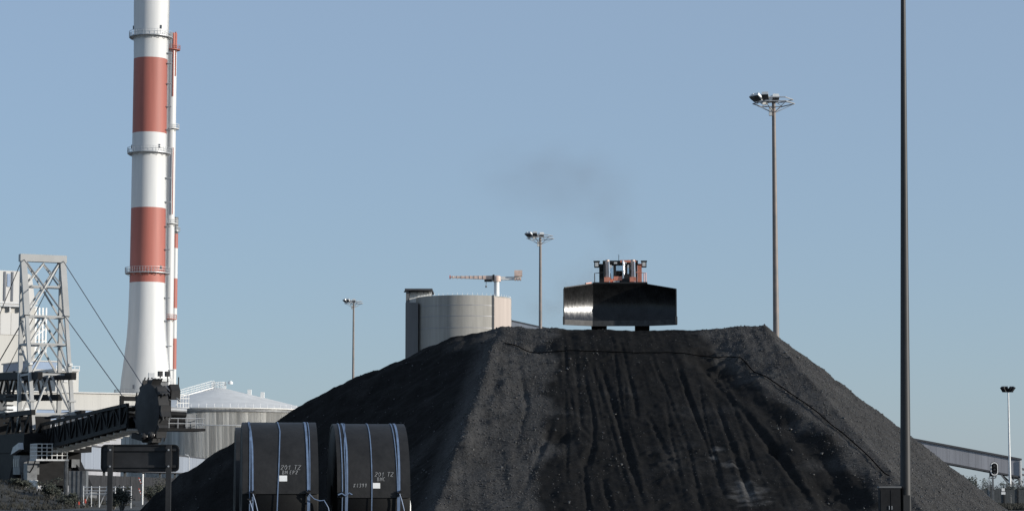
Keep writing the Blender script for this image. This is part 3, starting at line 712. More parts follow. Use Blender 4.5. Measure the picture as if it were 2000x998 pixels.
# ------------------------------------------------------------------ conveyor belt rolls
GLY = {'2': [[(0,.8),(.2,1),(.55,1),(.7,.75),(.0,0),(.75,0)]], '0': [[(.35,1),(.05,.75),(.05,.25),(.35,0),(.65,.25),(.65,.75),(.35,1)], ],
       'o': [[(.35,.7),(.05,.5),(.05,.2),(.35,0),(.65,.2),(.65,.5),(.35,.7)]],
       '1': [[(.1,.65),(.45,1),(.35,0)]], 'T': [[(0,1),(.9,1)],[(.45,1),(.4,0)]], 'Z': [[(0,1),(.8,1),(0,0),(.9,.02)],],
       'B': [[(.05,0),(.05,1),(.5,.95),(.55,.65),(.1,.5),(.65,.4),(.6,.05),(.05,0)]], 'M': [[(0,0),(.1,1),(.4,.4),(.7,1),(.75,0)]],
       'E': [[(.6,1),(.05,1),(.05,0),(.6,0)],[(.05,.5),(.5,.5)]], 'P': [[(.05,0),(.05,1),(.5,.95),(.55,.6),(.05,.5)]], 'C': [[(.65,.9),(.3,1),(.02,.5),(.3,0),(.75,.05)]],
       'K': [[(.05,0),(.1,1)],[(.6,1),(.08,.45),(.6,0)]], '3': [[(0,.9),(.5,1),(.5,.6),(.2,.5),(.6,.4),(.5,0),(0,.05)]], '9': [[(.5,.6),(.1,.6),(.1,.95),(.5,1),(.5,.6),(.4,0)]]}
RB = 1.57
def make_roll(name, label, loc, rz, W, straps, texts, paper, ply_end):
    t = thing(name, label, 'belt roll', loc, rz, 'rolls of conveyor belt')
    # local frame: axis along x, phi = 0 faces -y (camera), phi = 90 up
    def S_(u, phi, r): return Vector((u, -r*math.cos(phi), RB + r*math.sin(phi)))
    prof = []                      # (u, r) outline with coiled plies showing on both ends
    for k in range(26):
        r_ = .25 + (RB-.04-.25)*k/25; prof += [(-W/2+(.012 if k % 2 else 0), r_)]
    prof += [(-W/2, RB-.03), (-W/2+.03, RB-.005), (W/2-.03, RB-.005), (W/2, RB-.03)]
    for k in range(25, -1, -1):
        r_ = .25 + (RB-.04-.25)*k/25; prof += [(W/2-(.012 if k % 2 else 0), r_)]
    n = 96; vs = []; fs = []
    for (u, r_) in prof:
        for k in range(n): vs.append(S_(u, 2*math.pi*k/n, r_*(1+.004*math.sin(3*2*math.pi*k/n+1))))
    for i in range(len(prof)):
        j = (i+1) % len(prof)
        for k in range(n): fs.append((i*n+k, i*n+(k+1) % n, j*n+(k+1) % n, j*n+k))
    MB().add(vs, fs).build('coil', M['rubber_dark'], t, True)
    # outer ply with its cut end
    m = MB(); vs = []; fs = []; nn = 64; a0, a1 = ply_end, ply_end+R(330)
    for k in range(nn+1):
        a = a0+(a1-a0)*k/nn; th = .028*min(1, (nn-k)/4.)+.002
        for u, r_ in ((-W/2+.004, RB-.01), (-W/2+.004, RB+th), (W/2-.004, RB+th), (W/2-.004, RB-.01)): vs.append(S_(u, a, r_*(1+.004*math.sin(3*a+1))))
    for k in range(nn):
        for q in range(3): fs.append((k*4+q, k*4+q+1, k*4+5+q, k*4+4+q))
    fs.append((0, 1, 2, 3)); m.add(vs, fs).build('outer_ply', M['rubber'], t, True)
    for us, w, dang in straps:      # us: axial position by angle [(phi_deg,u)...]
        m = MB(); vs = []; fs = []; nn = 56; ph = [p for p, u in us]; uu = [u for p, u in us]
        for k in range(nn+1):
            w_ = w*.78; a = -70 + 250*k/nn; u = float(np.interp(a, ph, uu)); rr = (RB+.034)*(1+.004*math.sin(3*R(a)+1))
            for du, dr_ in ((-w_/2, 0), (-w_/2, .008), (w_/2, .008), (w_/2, 0)): vs.append(S_(u+du, R(a), rr+dr_))
        for k in range(nn):
            for q in range(4): fs.append((k*4+q, k*4+(q+1) % 4, k*4+4+(q+1) % 4, k*4+4+q))
        st_ = m.add(vs, fs).build('strap', M['strap'], t)
        if dang:
            kind = dang[0]; a = R(dang[1]); u = float(np.interp(dang[1], ph, uu))
            c_ = S_(u, a, RB+.06); MB().beam(c_+Vector((-.035, 0, -.06)), c_+Vector((.035, -.01, .06)), .05, .05).tube([c_+Vector((-.05, -.02, .03)), c_+Vector((.06, -.03, -.03))], .018, 6).build('buckle', M['black'], st_)
            if kind == 'loop':
                q = [c_+Vector((dx_, -.05, dz_)) for dx_, dz_ in ((.02, -.02), (.12, -.12), (.24, -.16), (.33, -.15), (.42, -.3), (.44, -.4), (.38, -.52), (.36, -.7))]
                MB().tube(q, .012, 6).build('loose_end', M['strap'], st_, True)
            elif kind == 'tail':
                q = [c_+Vector((dx_, -.05, dz_)) for dx_, dz_ in ((0, 0), (.05, -.15), (.1, -.35), (.09, -.55), (.13, -.8))]
                MB().tube(q, .014, 6).build('loose_end', M['strap'], st_, True)
            else:
                q = [c_+Vector((dx_, -.05, dz_)) for dx_, dz_ in ((-.1, 0), (-.02, .03), (.06, -.02), (.14, .04), (.2, .0))]
                MB().tube(q, .018, 6).build('knot', M['strap'], st_, True)
    for txt, u0, phi0, h, slant in texts:
        m = MB(); u = u0
        for c_ in txt:
            if c_ == ' ': u += h*.5; continue
            for st_ in GLY[c_]:
                pts = []
                for (ax, ay), (bx, by) in zip(st_[:-1], st_[1:]):
                    for k in range(3): pts.append((ax+(bx-ax)*k/3, ay+(by-ay)*k/3))
                pts.append(st_[-1])
                m.tube([S_(u+ax*h*.72+ay*h*slant, R(phi0)+ay*h/RB, (RB+.030)*(1+.004*math.sin(3*R(phi0)+1))) for ax, ay in pts], .0062, 4)
            u += h*.80
        m.build('chalk_writing', M['chalk'], t)['kind'] = 'stuff'
    if paper is None: return t
    u, phi, w, h = paper
    vs = []
    for k in range(5):
        a = R(phi)+h/RB*(k/4-.5)
        for du in (-w/2, w/2): vs += [S_(u+du, a, (RB+.030)*(1+.004*math.sin(3*a+1))), S_(u+du, a, (RB+.040)*(1+.004*math.sin(3*a+1)))]
    fs = []
    for k in range(4): b_ = k*4; fs += [(b_+1, b_+3, b_+7, b_+5), (b_, b_+4, b_+6, b_+2), (b_, b_+1, b_+5, b_+4), (b_+2, b_+6, b_+7, b_+3)]
    fs += [(0, 2, 3, 1), (16, 17, 19, 18)]
    MB().add(vs, fs).build('paper_label', M['paper'], t)
    return t
D1, D2 = 52.4, 53.6
s1_ = F/(D1-1.4); s2_ = F/(D2-1.4)
c1 = 541.5; c2 = 716
def U1(px): return (px-c1-2)/s1_
def U2(px): return (px-c2-5)/s2_
make_roll('belt_roll', 'black conveyor belt roll chalked 201 TZ BM EP2 with loose blue strap end', (P(c1, 900, D1).x+.02, D1, 0), R(7.5), 1.60,
    [([(-70, U1(486)), (0, U1(484)), (60, U1(485)), (180, U1(486))], .028, ('tail', -3)),
     ([(-70, U1(490)), (0, U1(490)), (40, U1(489)), (75, U1(484)), (180, U1(484))], .05, ('tail', 2)),
     ([(-70, U1(534)), (0, U1(538)), (35, U1(541.5)), (60, U1(544)), (80, U1(541)), (180, U1(541))], .028, None),
     ([(-70, U1(599)), (0, U1(597)), (60, U1(595)), (180, U1(593))], .055, ('loop', 2.5)),
     ([(-70, U1(599)), (0, U1(600)), (60, U1(601)), (180, U1(597))], .022, None)],
    [('201 TZ', U1(543.5), 20.6, .095, .2), ('BM EP2', U1(546.5), 17., .075, .12)], (U1(548.5), 13.6, .165, .12), R(2))
make_roll('belt_roll', 'black conveyor belt roll chalked 201 TZ BMC and K with two strap bundles', (P(c2, 900, D2).x+.02, D2, 0), R(8.5), 1.585,
    [([(-70, U2(659)), (0, U2(660)), (60, U2(660)), (180, U2(661))], .026, ('knot', 1.2)),
     ([(-70, U2(668)), (0, U2(669)), (40, U2(670)), (75, U2(668)), (180, U2(667))], .05, None),
     ([(-70, U2(666)), (0, U2(666)), (40, U2(665.5)), (75, U2(672)), (180, U2(672))], .022, None),
     ([(-70, U2(717)), (0, U2(717)), (60, U2(718)), (180, U2(716))], .026, None),
     ([(-70, U2(770)), (0, U2(770)), (60, U2(772)), (180, U2(772))], .058, ('tail', 2)),
     ([(-70, U2(768)), (0, U2(767)), (60, U2(765)), (180, U2(764))], .022, None)],
    [('201 TZ', U2(722.5), 15.4, .092, .2), ('BMC', U2(727), 11.9, .078, .15), ('K1399', U2(681), 7., .075, .2)], (U2(726), 8.2, .155, .115), R(-1))
# third roll, set back to the left
make_roll('belt_roll', 'bare black conveyor belt roll tucked behind the roll marked EP2', (P(497, 900, 56.5).x, 56.5, 0), R(7.5), .92, [], [], None, R(-60))
wd = thing('white_drum', 'white plastic drum half hidden behind the right belt roll', 'drum', (P(787, 970, 57.).x, 57., 0))
MB().lathe([(.01, 0), (.17, 0), (.19, .03), (.19, 1.35), (.17, 1.5), (.11, 1.58), (.01, 1.6)], 24).build('body', M['whitepaint'], wd, True)
MB().lathe([(.195, .7), (.205, .72), (.205, .76), (.195, .78)], 24).build('rib', M['whitepaint'], wd, True)

# ------------------------------------------------------------------ road sign seen from behind
Ys = 62.; sg = thing('road_sign', 'dark back of a round-cornered road sign on two posts', 'road sign', (P(273, 900, Ys).x, Ys, 0)); o = sg.location
x0, zt_ = XZ(197, 867.5, Ys); x1, zb_ = XZ(349, 921, Ys); x0 -= o.x; x1 -= o.x; rr = .12
poly = []
for cx_, cz_, a0 in ((x1-rr, zt_-rr, 0), (x0+rr, zt_-rr, 90), (x0+rr, zb_+rr, 180), (x1-rr, zb_+rr, 270)):
    for k in range(7): a = R(a0+15*k); poly.append((cx_+rr*math.cos(a), cz_+rr*math.sin(a)))
MB().prism(poly, .06, .09).build('panel', M['signback'], sg)
n = len(poly); inner = [((x_-(x0+x1)/2)*.972+(x0+x1)/2, (z_-(zt_+zb_)/2)*.92+(zt_+zb_)/2) for x_, z_ in poly]
m = MB(); vs = [(x_, y_, z_) for y_ in (.02, .06) for x_, z_ in poly] + [(x_, y_, z_) for y_ in (.02, .06) for x_, z_ in inner]; fs = []
for i in range(n):
    j = (i+1) % n; fs += [(i, j, n+j, n+i), (2*n+i, 3*n+i, 3*n+j, 2*n+j), (i, 2*n+i, 2*n+j, j)]
m.add(vs, fs).build('rim', M['black'], sg)
for z_ in (zb_+.14, zt_-.14): MB().box(x0+.08, x1-.08, .015, .058, z_-.03, z_+.03).build('stiffener', M['signback'], sg)
for px in (216, 330):
    x_ = P(px, 900, Ys).x-o.x
    pt = MB().box(x_-.065, x_+.065, -.075, .012, 0, zt_-.02).build('post', M['signback'], sg)
    for z_ in (zb_+.14, zt_-.14): MB().tube([(x_, -.095, z_), (x_, -.076, z_)], .025, 6).build('bolt', M['galv'], pt)

# ------------------------------------------------------------------ bulldozer
zg = float(pile_z(np.array([7.]), np.array([153.]))[0])
DZ = thing('bulldozer', 'bulldozer with huge curved coal blade on the crest of the coal pile', 'bulldozer', (P(1213, 640, 152.).x, 152.6, HT+.04), R(-3))
def blade_strip(pts, name, mt, par, hs, th=.09, prof_n=14):
    m = MB(); vs = []; nn = prof_n
    for (x, y), h in zip(pts, hs):
        for k in range(nn+1):
            t = k/nn; z = .36 + h*t; yy = y + .42*(1-(2*t-1)**2)*.9 - .10*t
            vs.append((x, yy, z))
        for k in range(nn+1):
            t = k/nn; z = .36 + h*t; yy = y + .42*(1-(2*t-1)**2)*.9 - .10*t + th
            vs.append((x, yy, z))
    w = 2*(nn+1); fs = []
    for i in range(len(pts)-1):
        for k in range(nn):
            a_ = i*w+k; fs += [(a_, a_+w, a_+w+1, a_+1), (a_+nn+1, a_+nn+2, a_+w+nn+2, a_+w+nn+1)]
        fs += [(i*w, i*w+nn+1, (i+1)*w+nn+1, (i+1)*w), (i*w+nn, (i+1)*w+nn, (i+1)*w+2*nn+1, i*w+2*nn+1)]
    for i in (0, len(pts)-1):
        for k in range(nn): fs.append((i*w+k, i*w+k+1, i*w+k+1+nn+1, i*w+k+nn+1))
    return m.add(vs, fs).build(name, M[mt], par, True)
BYc = -2.9            # mouldboard plane at its centre (in front of tracks)
bl_ = blade_strip([(-1.72, BYc), (1.72, BYc)], 'blade', 'blade', DZ, [2.52, 2.52])
blade_strip([(-3.47, BYc-1.27), (-1.69, BYc+.01)], 'blade_wing', 'wing', bl_, [2.15, 2.50])
blade_strip([(1.69, BYc+.01), (3.47, BYc-.85)], 'blade_wing', 'blade', bl_, [2.50, 2.12])
for a_, b_ in (((-3.51, BYc-1.33), (-1.74, BYc-.04)), ((-1.72, BYc-.04), (0, BYc-.04)), ((.01, BYc-.04), (1.72, BYc-.04)), ((1.74, BYc-.04), (3.51, BYc-.9))):
    MB().beam((*a_, .40), (*b_, .40), .07, .34).build('cutting_edge', M['blade_edge'], bl_)
for s_, dy in ((-1, -1.29), (1, -.88)):
    MB().box(s_*3.48-.06, s_*3.48+.06, BYc+dy-.12, BYc+dy+.42, .28, .75).build('end_bit', M['blade_edge'], bl_)
    MB().box(s_*3.48-.03, s_*3.48+.03, BYc+dy-.08, BYc+dy+.5, .7, 2.47).build('end_plate', M['blade_edge'], bl_)
for k in range(14): x = -1.6+k*.246; MB().tube([(x, BYc-.085, .4), (x, BYc-.06, .4)], .03, 6).build('edge_bolt', M['blade_edge'], bl_)
# top rock guard lip
MB().beam((-1.70, BYc+.02, 2.93), (1.70, BYc+.02, 2.93), .12, .10).build('top_lip', M['dozer_dark'], bl_)
MB().beam((-3.45, BYc-1.2, 2.53), (-1.72, BYc+.02, 2.88), .10, .10).build('top_lip', M['dozer_dark'], bl_)
MB().beam((-2.15, BYc-.2, 2.86), (-1.8, BYc+.05, 2.93), .14, .12).build('red_stop', M['dozer'], bl_)
for s_ in (-1, 1):
    tr = MB(); pts = []
    for (yc, zc_, r_, a0, a1) in ((-1.75, .52, .50, 200, 90), (2.1, .62, .60, 90, -60), (1.5, .42, .42, -80, -95), (-1.2, .42, .42, -90, -110)):
        for k in range(7): a = R(a0+(a1-a0)*k/6); pts.append((yc+r_*math.cos(a), zc_+r_*math.sin(a)))
    n = len(pts); xa, xb = s_*1.34-.44, s_*1.34+.44
    vs = [(xa, y, z) for y, z in pts]+[(xb, y, z) for y, z in pts]
    tk_ = tr.add(vs, [tuple(range(n)), tuple(range(2*n-1, n-1, -1))]+[(i, (i+1) % n, (i+1) % n+n, i+n) for i in range(n)]).build('track', M['dozer_dark'], DZ)
    for i in range(0, n-1):
        (ya, za), (yb, zb2) = pts[i], pts[(i+1) % n]; L = math.hypot(yb-ya, zb2-za)
        for k in range(max(1, int(L/.27))):
            t = (k+.5)/max(1, int(L/.27)); y, z = ya+(yb-ya)*t, za+(zb2-za)*t
            nx, nz_ = (y-.2), (z-.5); q = math.hypot(nx, nz_*3); ny, nz2 = nx/q, nz_*3/q
            if z < .08: ny, nz2 = 0, -1
            MB().beam((xa, y+ny*.005, max(z+nz2*.03, .03)), (xb, y+ny*.005, max(z+nz2*.03, .03)), .06, .06).build('grouser', M['dozer_dark'], tk_)
    for yw, rw in ((-1.2, .22), (-.4, .22), (.5, .22), (1.3, .22)): MB().tube([(xb if s_ > 0 else xa, yw, .38), ((xb if s_ > 0 else xa)+s_*.05, yw, .38)], rw, 12).build('roller', M['dozer_dark'], tk_)
    MB().beam((s_*1.95, -.2, .75), (s_*2.2, BYc+.5, .8), .22, .3).build('push_arm', M['dozer_dark'], DZ)
    # lift cylinder
    cl = MB().tube([(s_*.80, -2.15, 2.75), (s_*.80, -2.05, 4.45)], .125, 12).build('lift_cylinder', M['crane'], DZ, True)
    MB().tube([(s_*.80, -2.28, 1.3), (s_*.80, -2.15, 2.8)], .065, 10).build('rod', M['chrome'], cl, True)
    MB().box(s_*.80-.2, s_*.80+.2, -2.3, -1.9, 3.05, 3.35).build('trunnion', M['dozer'], cl)
    MB().tube([(s_*.80+.13, -2.27, 3.0), (s_*.80+.1, -2.17, 4.35)], .04, 8).build('hose', M['chrome'], cl, True)
    MB().tube([(s_*.80-.18, -2.2, 2.8), (s_*.80-.19, -2.1, 4.2)], .06, 8).build('hose', M['dozer_dark'], cl, True)
    # rops post, handrail, light pods
    MB().box(s_*1.22-.14, s_*1.22+.14, .55, .95, 2.2, 4.45).build('rops_post', M['dozer'] if s_ > 0 else M['dozer_dark'], DZ)  # left post takes the dark steel to stand for its shaded side
    pod = MB().box(s_*1.50-.16, s_*1.50+.16, -.35, .0, 4.15, 4.5).box(s_*1.5-.2, s_*1.5+.2, -.4, .05, 4.5, 4.56).build('light_pod', M['dozer_dark'], DZ)
    MB().box(s_*1.50-.10, s_*1.50+.10, -.37, -.352, 4.2, 4.45).build('pod_lens', M['lampgrey'], pod)
    MB().beam((s_*1.3, -.2, 4.3), (s_*1.05, -.1, 4.35), .09).build('pod_arm', M['dozer_dark'], pod)
    hr = MB().tube([(s_*1.62, -.9, 2.2), (s_*1.62, -.9, 3.72), (s_*1.1, -.9, 3.76), (s_*.98, -.9, 3.76)], .035, 6)
    if s_ > 0: hr.tube([(1.50, -.9, 2.2), (1.50, -.9, 3.7)], .035, 6)
    hr.build('handrail', M['dozer'] if s_ > 0 else M['dozer_dark'], DZ)  # left rail darkened as shade, like the left post
    MB().box(s_*1.65-.5, s_*1.65+.5, -1.6, 1.8, 1.25, 1.35).build('fender', M['dozer_dark'], DZ)
    MB().box(s_*1.2-.38, s_*1.2+.38, -.2, 1.5, 1.4, 2.6).build('side_tank', M['dozer'], DZ)
MB().box(-.85, .85, -2.0, 2.4, .6, 1.6).build('hull', M['dozer_dark'], DZ)
hd = MB().prism([(-.68, 1.6), (.68, 1.6), (.68, 3.0), (.45, 3.28), (-.45, 3.28), (-.68, 3.0)], -2.0, .1).build('hood', M['dozer_dark'], DZ)
MB().box(-.40, .12, -2.04, -2.003, 3.16, 3.42).build('red_badge', M['dozer'], hd)
MB().box(-.62, -.42, -2.06, -2.003, 3.04, 3.25).build('red_trim', M['dozer'], hd)
for k in range(4): MB().box(-.42+k*.1, -.35+k*.1, -2.09, -2.041, 3.05, 3.13).build('pale_lettering', M['whitepaint'], hd)
MB().box(.28, .62, -1.7, -1.2, 3.1, 3.6).build('air_cleaner', M['dozer_dark'], hd)
MB().tube([(.22, -1.45, 3.05), (.22, -1.45, 3.35)], .10, 10).tube([(.22, -1.45, 3.35), (.22, -1.45, 4.25), (.17, -1.42, 4.45)], .075, 10).build('exhaust_stack', M['chrome'], hd, True)
# cab
cabn = MB()
cabp = [(-1.0, -.15), (1.0, -.15), (1.0, 1.35), (-1.0, 1.35)]
rf_ = MB().box(-1.12, 1.12, -.3, 1.5, 4.42, 4.58).build('cab_roof', M['dozer_dark'], DZ)
MB().box(.0, 1.0, -.36, -.305, 4.45, 4.6).build('roof_trim', M['dozer'], rf_)
MB().box(-1.0, 1.0, -.1, 1.35, 2.3, 3.05).build('cab_body', M['dozer_dark'], DZ)
for x, y in cabp: MB().box(x-.07, x+.07, y-.07, y+.07, 3.05, 4.42).build('cab_post', M['dozer_dark'], DZ)
for x in (-.36, .36): MB().box(x-.09, x+.09, -.2, -.08, 3.05, 4.42).build('door_post', M['dozer_dark'], DZ)
for x0_, x1_ in ((-.92, -.46), (-.26, .26), (.46, .92)):
    MB().box(x0_, x1_, -.15, -.14, 3.1, 4.38).build('windscreen', M['glass'], DZ)
for x, z in ((-.62, 4.2), (.55, 4.2)): MB().tube([(x, -.28, z), (x, -.38, z)], .11, 10).build('work_light', M['lampgrey'], DZ)
MB().box(-.3, .3, .5, .75, 3.05, 4.0).box(-.3, .3, .2, .75, 3.0, 3.2).build('seat', M['dozer_dark'], DZ)
for x in (-.85, -.3, .3, .85): MB().box(x-.1, x+.1, -.42, -.31, 4.36, 4.47).build('roof_light', M['lampgrey'], rf_)
for k in range(6): MB().box(-.6, .6, -2.02, -2.002, 1.8+k*.2, 1.88+k*.2).build('grille_slat', M['dozer'], hd)
MB().tube([(.5, .9, 4.58), (.5, .9, 4.72)], .07, 10).build('beacon', M['dozer'], rf_)
for s_ in (-1, 1):
    MB().beam((s_*1.02, -.2, 3.1), (s_*1.02, .5, 4.35), .07).build('cab_brace', M['dozer_dark'], DZ)
    MB().tube([(s_*.55, -2.0, 3.0), (s_*.6, -2.1, 3.5), (s_*.72, -2.1, 3.8), (s_*.74, -2.1, 4.2)], .03, 6).build('hydraulic_hose', M['dozer_dark'], DZ, True)
MB().tube([(-.1, .2, 4.55), (-.1, .2, 5.0)], .018, 5).build('antenna', M['dozer_dark'], DZ)
MB().beam((-.12, -.22, 3.1), (.16, -.22, 3.75), .03).build('wiper', M['dozer_dark'], DZ)
MB().box(-.55, .55, 2.4, 3.2, .8, 1.8).build('ripper_frame', M['dozer_dark'], DZ)

# ------------------------------------------------------------------ bucket wheel reclaimer
RC = thing('bucket_wheel_reclaimer', 'bucket wheel reclaimer with pale lattice tower and raised dark boom', 'reclaimer', (-59.05, 301., 0), math.atan2(-.9, .44))
def rb(name, a, b, w, h=None, m='tower', par=RC): return MB().beam(a, b, w, h).build(name, M[m], par)
ZT = 30.6; lev = [27., 23.2, 19.7, 15.9, 11.0]
def xi(z): return .4+(ZT-z)/(ZT-11.)*5.9
HY = 2.5
for y in (-HY, HY):
    rb('vertical_leg', (0, y, 9.), (0, y, ZT), .5)
    rb('raking_leg', (xi(23.2), y, 23.2), (xi(ZT), y, ZT-.2), .72)
    rb('raking_leg', (xi(9.), y, 9.), (xi(23.15), y, 23.15), .44)
    for z in (12.6, 11.0): MB().box(xi(z)-.42, xi(z)+.42, y-.42, y+.42, z-.12, z+.12).build('leg_flange', M['tower'], RC)
    for z in lev: rb('side_girt', (.3, y, z), (xi(z)-.2, y, z), .26)
    for z0, z1 in zip(lev[:-1], lev[1:]): rb('side_brace', (.2, y, z0-.1), (xi(z1)-.2, y, z1+.1), .22)
    rb('knee_plate', (.0, y-.01 if y > 0 else y+.01, ZT-1.6), (0, y*.78, ZT-.3), .5, .06, 'dozer_dark')
rb('portal_beam', (.35, -HY-.45, ZT), (.35, HY+.45, ZT), 1.0, .9)
for xx, nm in ((lambda z: 0., 'back'), (xi, 'front')):
    for z in lev[0:]: rb('cross_girt', (xx(z), -HY+.3, z), (xx(z), HY-.3, z), .2 if z > 16.2 or z < 15 else .36, .24)
    # upper X in two tiers
    rb('cross_brace', (xx(ZT), -HY+.5, ZT-.6), (xx(23.2), HY-.2, 23.4), .2); rb('cross_brace', (xx(ZT)+.22, HY-.5, ZT-.6), (xx(23.2)+.22, -HY+.2, 23.4), .2)
    rb('cross_brace', (xx(ZT)+.1, 0, ZT-.6), (xx(27)+.1, HY-.2, 27.1), .16); rb('cross_brace', (xx(ZT)+.1, 0.1, ZT-.6), (xx(27)+.1, -HY+.2, 27.1), .16)
    for z0, z1 in ((23.2, 19.7), (19.7, 15.9), (15.9, 11.0)):
        for s_ in (-1, 1): rb('cross_brace', (xx(z0), s_*.15, z0-.15), (xx(z1), s_*(HY-.25), z1+.15), .2 if nm == 'front' else .22)
for y in (-HY, HY): MB().box(xi(17)-.05, xi(17)+.75, y-.2, y+.2, 17., 17.3).build('tower_lamp', M['lampgrey'], RC)
# stays
zb_tip = 11.6
for y in (-HY, HY):
    MB().tube([(.9, y, ZT-.3), (40.3, y*.62, 12.0)], .055, 6).build('stay_rope', M['cable'], RC)
    MB().tube([(-.4, y, ZT-.3), (-26, y*.8, 17.)], .055, 6).build('stay_rope', M['cable'], RC)
    MB().tube([(-.4, y, 22.2), (-26, y*.8, 13.)], .08, 6).build('stay_rope', M['cable'], RC)
# boom
x0b, x1b = 3., 42.6
def zbm(x): return 6.4+(x-x0b)/(x1b-x0b)*2.3
def ztm(x): return 9.5+(x-x0b)/(x1b-x0b)*1.45
HB = 1.6
for y in (-HB, HB):
    rb('bottom_chord', (x0b, y, zbm(x0b)), (x1b, y, zbm(x1b)), .35, .45, 'boom')
    rb('top_chord', (x0b+4.5, y, ztm(x0b+4.5)), (x1b, y, ztm(x1b)), .32, .36, 'boom')
    rb('top_chord', (x0b+.5, y, zbm(x0b)+1.2), (x0b+4.5, y, ztm(x0b+4.5)), .42, .5, 'boom')
    n_ = 14
    for k in range(n_+1):
        x = x0b+4.5+(x1b-x0b-4.5)*k/n_
        rb('boom_post', (x, y, zbm(x)), (x, y, ztm(x)), .2, .2, 'boom')
        if k < n_:
            x2 = x0b+4.5+(x1b-x0b-4.5)*(k+1)/n_
            rb('boom_diagonal', (x, y, zbm(x)) if k % 2 else (x, y, ztm(x)), (x2, y, ztm(x2)) if k % 2 else (x2, y, zbm(x2)), .17, .17, 'boom')
            xm = (x+x2)/2
            MB().beam((x+.1, y*.93, zbm(x)+1.2), (x2-.1, y*.93, zbm(x2)+1.2), .05, 2.2).build('side_sheet', M['boom'], RC)
            if y > 0:
                MB().tube([(xm, -HB*.8, zbm(xm)-.38), (xm, HB*.8, zbm(xm)-.38)], .16, 8).build('return_idler', M['lampgrey'], RC)
                rb('top_lacing', (x, -HB, ztm(x)), (x2, HB, ztm(x2)), .12, .12, 'tower')
                MB().tube([(xm, -HB*.85, ztm(xm)-.7), (xm, HB*.85, ztm(xm)-.7)], .13, 8).build('carry_idler', M['lampgrey'], RC)
                MB().beam((xm-.9, 0, ztm(xm)-1.0), (xm+.9, 0, ztm(xm)-1.0), .9, .06).build('walkway_grating', M['galv'], RC)
MB().beam((x0b, 0, zbm(x0b)+2.4), (x1b+1, 0, zbm(x1b)+2.0), 2.6, .12).build('belt', M['rubber'], RC)
rb('stay_post', (40.3, -HB, zbm(40)), (40.3, -HB, 12.0), .4, .4, 'boom'); rb('stay_post', (40.3, HB, zbm(40)), (40.3, HB, 12.0), .4, .4, 'boom')
rb('stay_crossbeam', (40.3, -HB, 11.7), (40.3, HB, 11.7), .4, .5, 'boom')
hr = MB()
for h in (.5, 1.0): hr.tube([(40.8, HB+.6, ztm(41)+h), (45.5, HB+.6, ztm(44)+h)], .05, 5)
for k in range(5): x = 40.8+k*1.15; hr.tube([(x, HB+.6, ztm(x)), (x, HB+.6, ztm(x)+1.05)], .05, 5)
hr.build('tip_handrail', M['rail_white'], RC)
# bucket wheel
WX, WY, WZ, WR = 46.9, -.2, 10.05, 3.05
WM = Matrix.Translation((WX, WY, WZ)) @ Matrix.Rotation(R(7), 4, 'Z')
wh = MB().lathe([(.01, -.8), (.9, -.8), (WR*.72, -.74), (WR, -.6), (WR, .6), (WR*.72, .74), (.01, .8)], 48).xform(WM @ Matrix.Rotation(math.pi/2, 4, 'X')).build('bucket_wheel', M['wheel'], RC, True)
for k in range(9):
    a = 2*math.pi*(k+.3)/9
    m = MB().prism([(-.75, -.15), (.1, -.25), (.55, .45), (.45, .55), (-.1, .2), (-.7, .25)], -.55, .55)
    Mx = WM @ Matrix.Rotation(a, 4, 'Y') @ Matrix.Translation((0, 0, WR+.1))
    bk = m.xform(Mx).build('bucket', M['wheel'], wh)
    for q in (-.4, 0, .4): MB().beam((.5, q, .5), (.85, q, .62), .12, .08).xform(Mx).build('tooth', M['dozer_dark'], bk)
ml = bpy.data.materials.new('lit lamp'); ml.use_nodes = True; b_ = ml.node_tree.nodes['Principled BSDF']
nz_ = ml.node_tree.nodes.new('ShaderNodeTexNoise'); b_.inputs['Emission Color'].default_value = (1, .93, .85, 1); b_.inputs['Emission Strength'].default_value = 3
ml.node_tree.links.new(nz_.outputs['Fac'], b_.inputs['Roughness']); M['lit'] = ml
for px, py in ((283, 851.5), (297.5, 849)):
    p = P(px, py, 256.5); q = RC.matrix_world if False else (Matrix.Translation(RC.location) @ Matrix.Rotation(RC.rotation_euler.z, 4, 'Z')).inverted() @ p
    hs_ = MB().lathe([(.01, 0), (.34, 0), (.34, .35), (.2, .5), (.01, .5)], 14).xform(Matrix.Translation(q) @ Matrix.Rotation(R(-64), 4, 'Z') @ Matrix.Identity(4) @ Matrix.Rotation(R(90), 4, 'Y')).build('work_lamp', M['dozer_dark'], RC, True)
    MB().lathe([(.01, -.1), (.15, -.08), (.27, .0)], 14).xform(Matrix.Translation(q+Vector((.06, -.03, 0))) @ Matrix.Rotation(R(90), 4, 'Y') @ Matrix.Rotation(math.pi, 4, 'X')).build('work_lamp_glass', M['lit'], RC, True)
MB().beam((44.5, -1.5, zbm(44)-1.2), (47.5, -1.2, 7.2), .5, .6).build('lamp_bracket', M['boom'], RC)
# tip machinery on the far side of the wheel
def tipbox(name, x0, x1, y0, y1, z0, z1, m, par=RC): return MB().box(x0, x1, y0, y1, z0, z1).build(name, M[m], par)
tipbox('tip_deck', 44.2, 47.6, .8, 5.6, 8.05, 8.35, 'boom')
tipbox('drive_housing', 45.0, 46.6, 1.0, 3.6, 8.4, 9.7, 'boom')
MB().tube([(46., 1.2, 10.4), (46., 3.9, 10.3)], .3, 14).build('drive_motor', M['galv'], RC, True)
MB().tube([(46.8, .9, 9.9), (46.8, 3.6, 9.8)], .3, 12).build('drive_motor', M['boom'], RC, True)
tipbox('gearbox', 45.6, 46.6, .9, 2.0, 9.2, 11.4, 'boom')
cq = tipbox('equipment_box', 45.2, 46.4, 3.7, 4.9, 8.4, 9.9, 'machine'); tipbox('equipment_door', 45.4, 46.2, 3.64, 3.695, 8.5, 9.7, 'crane', cq)
hr = MB()
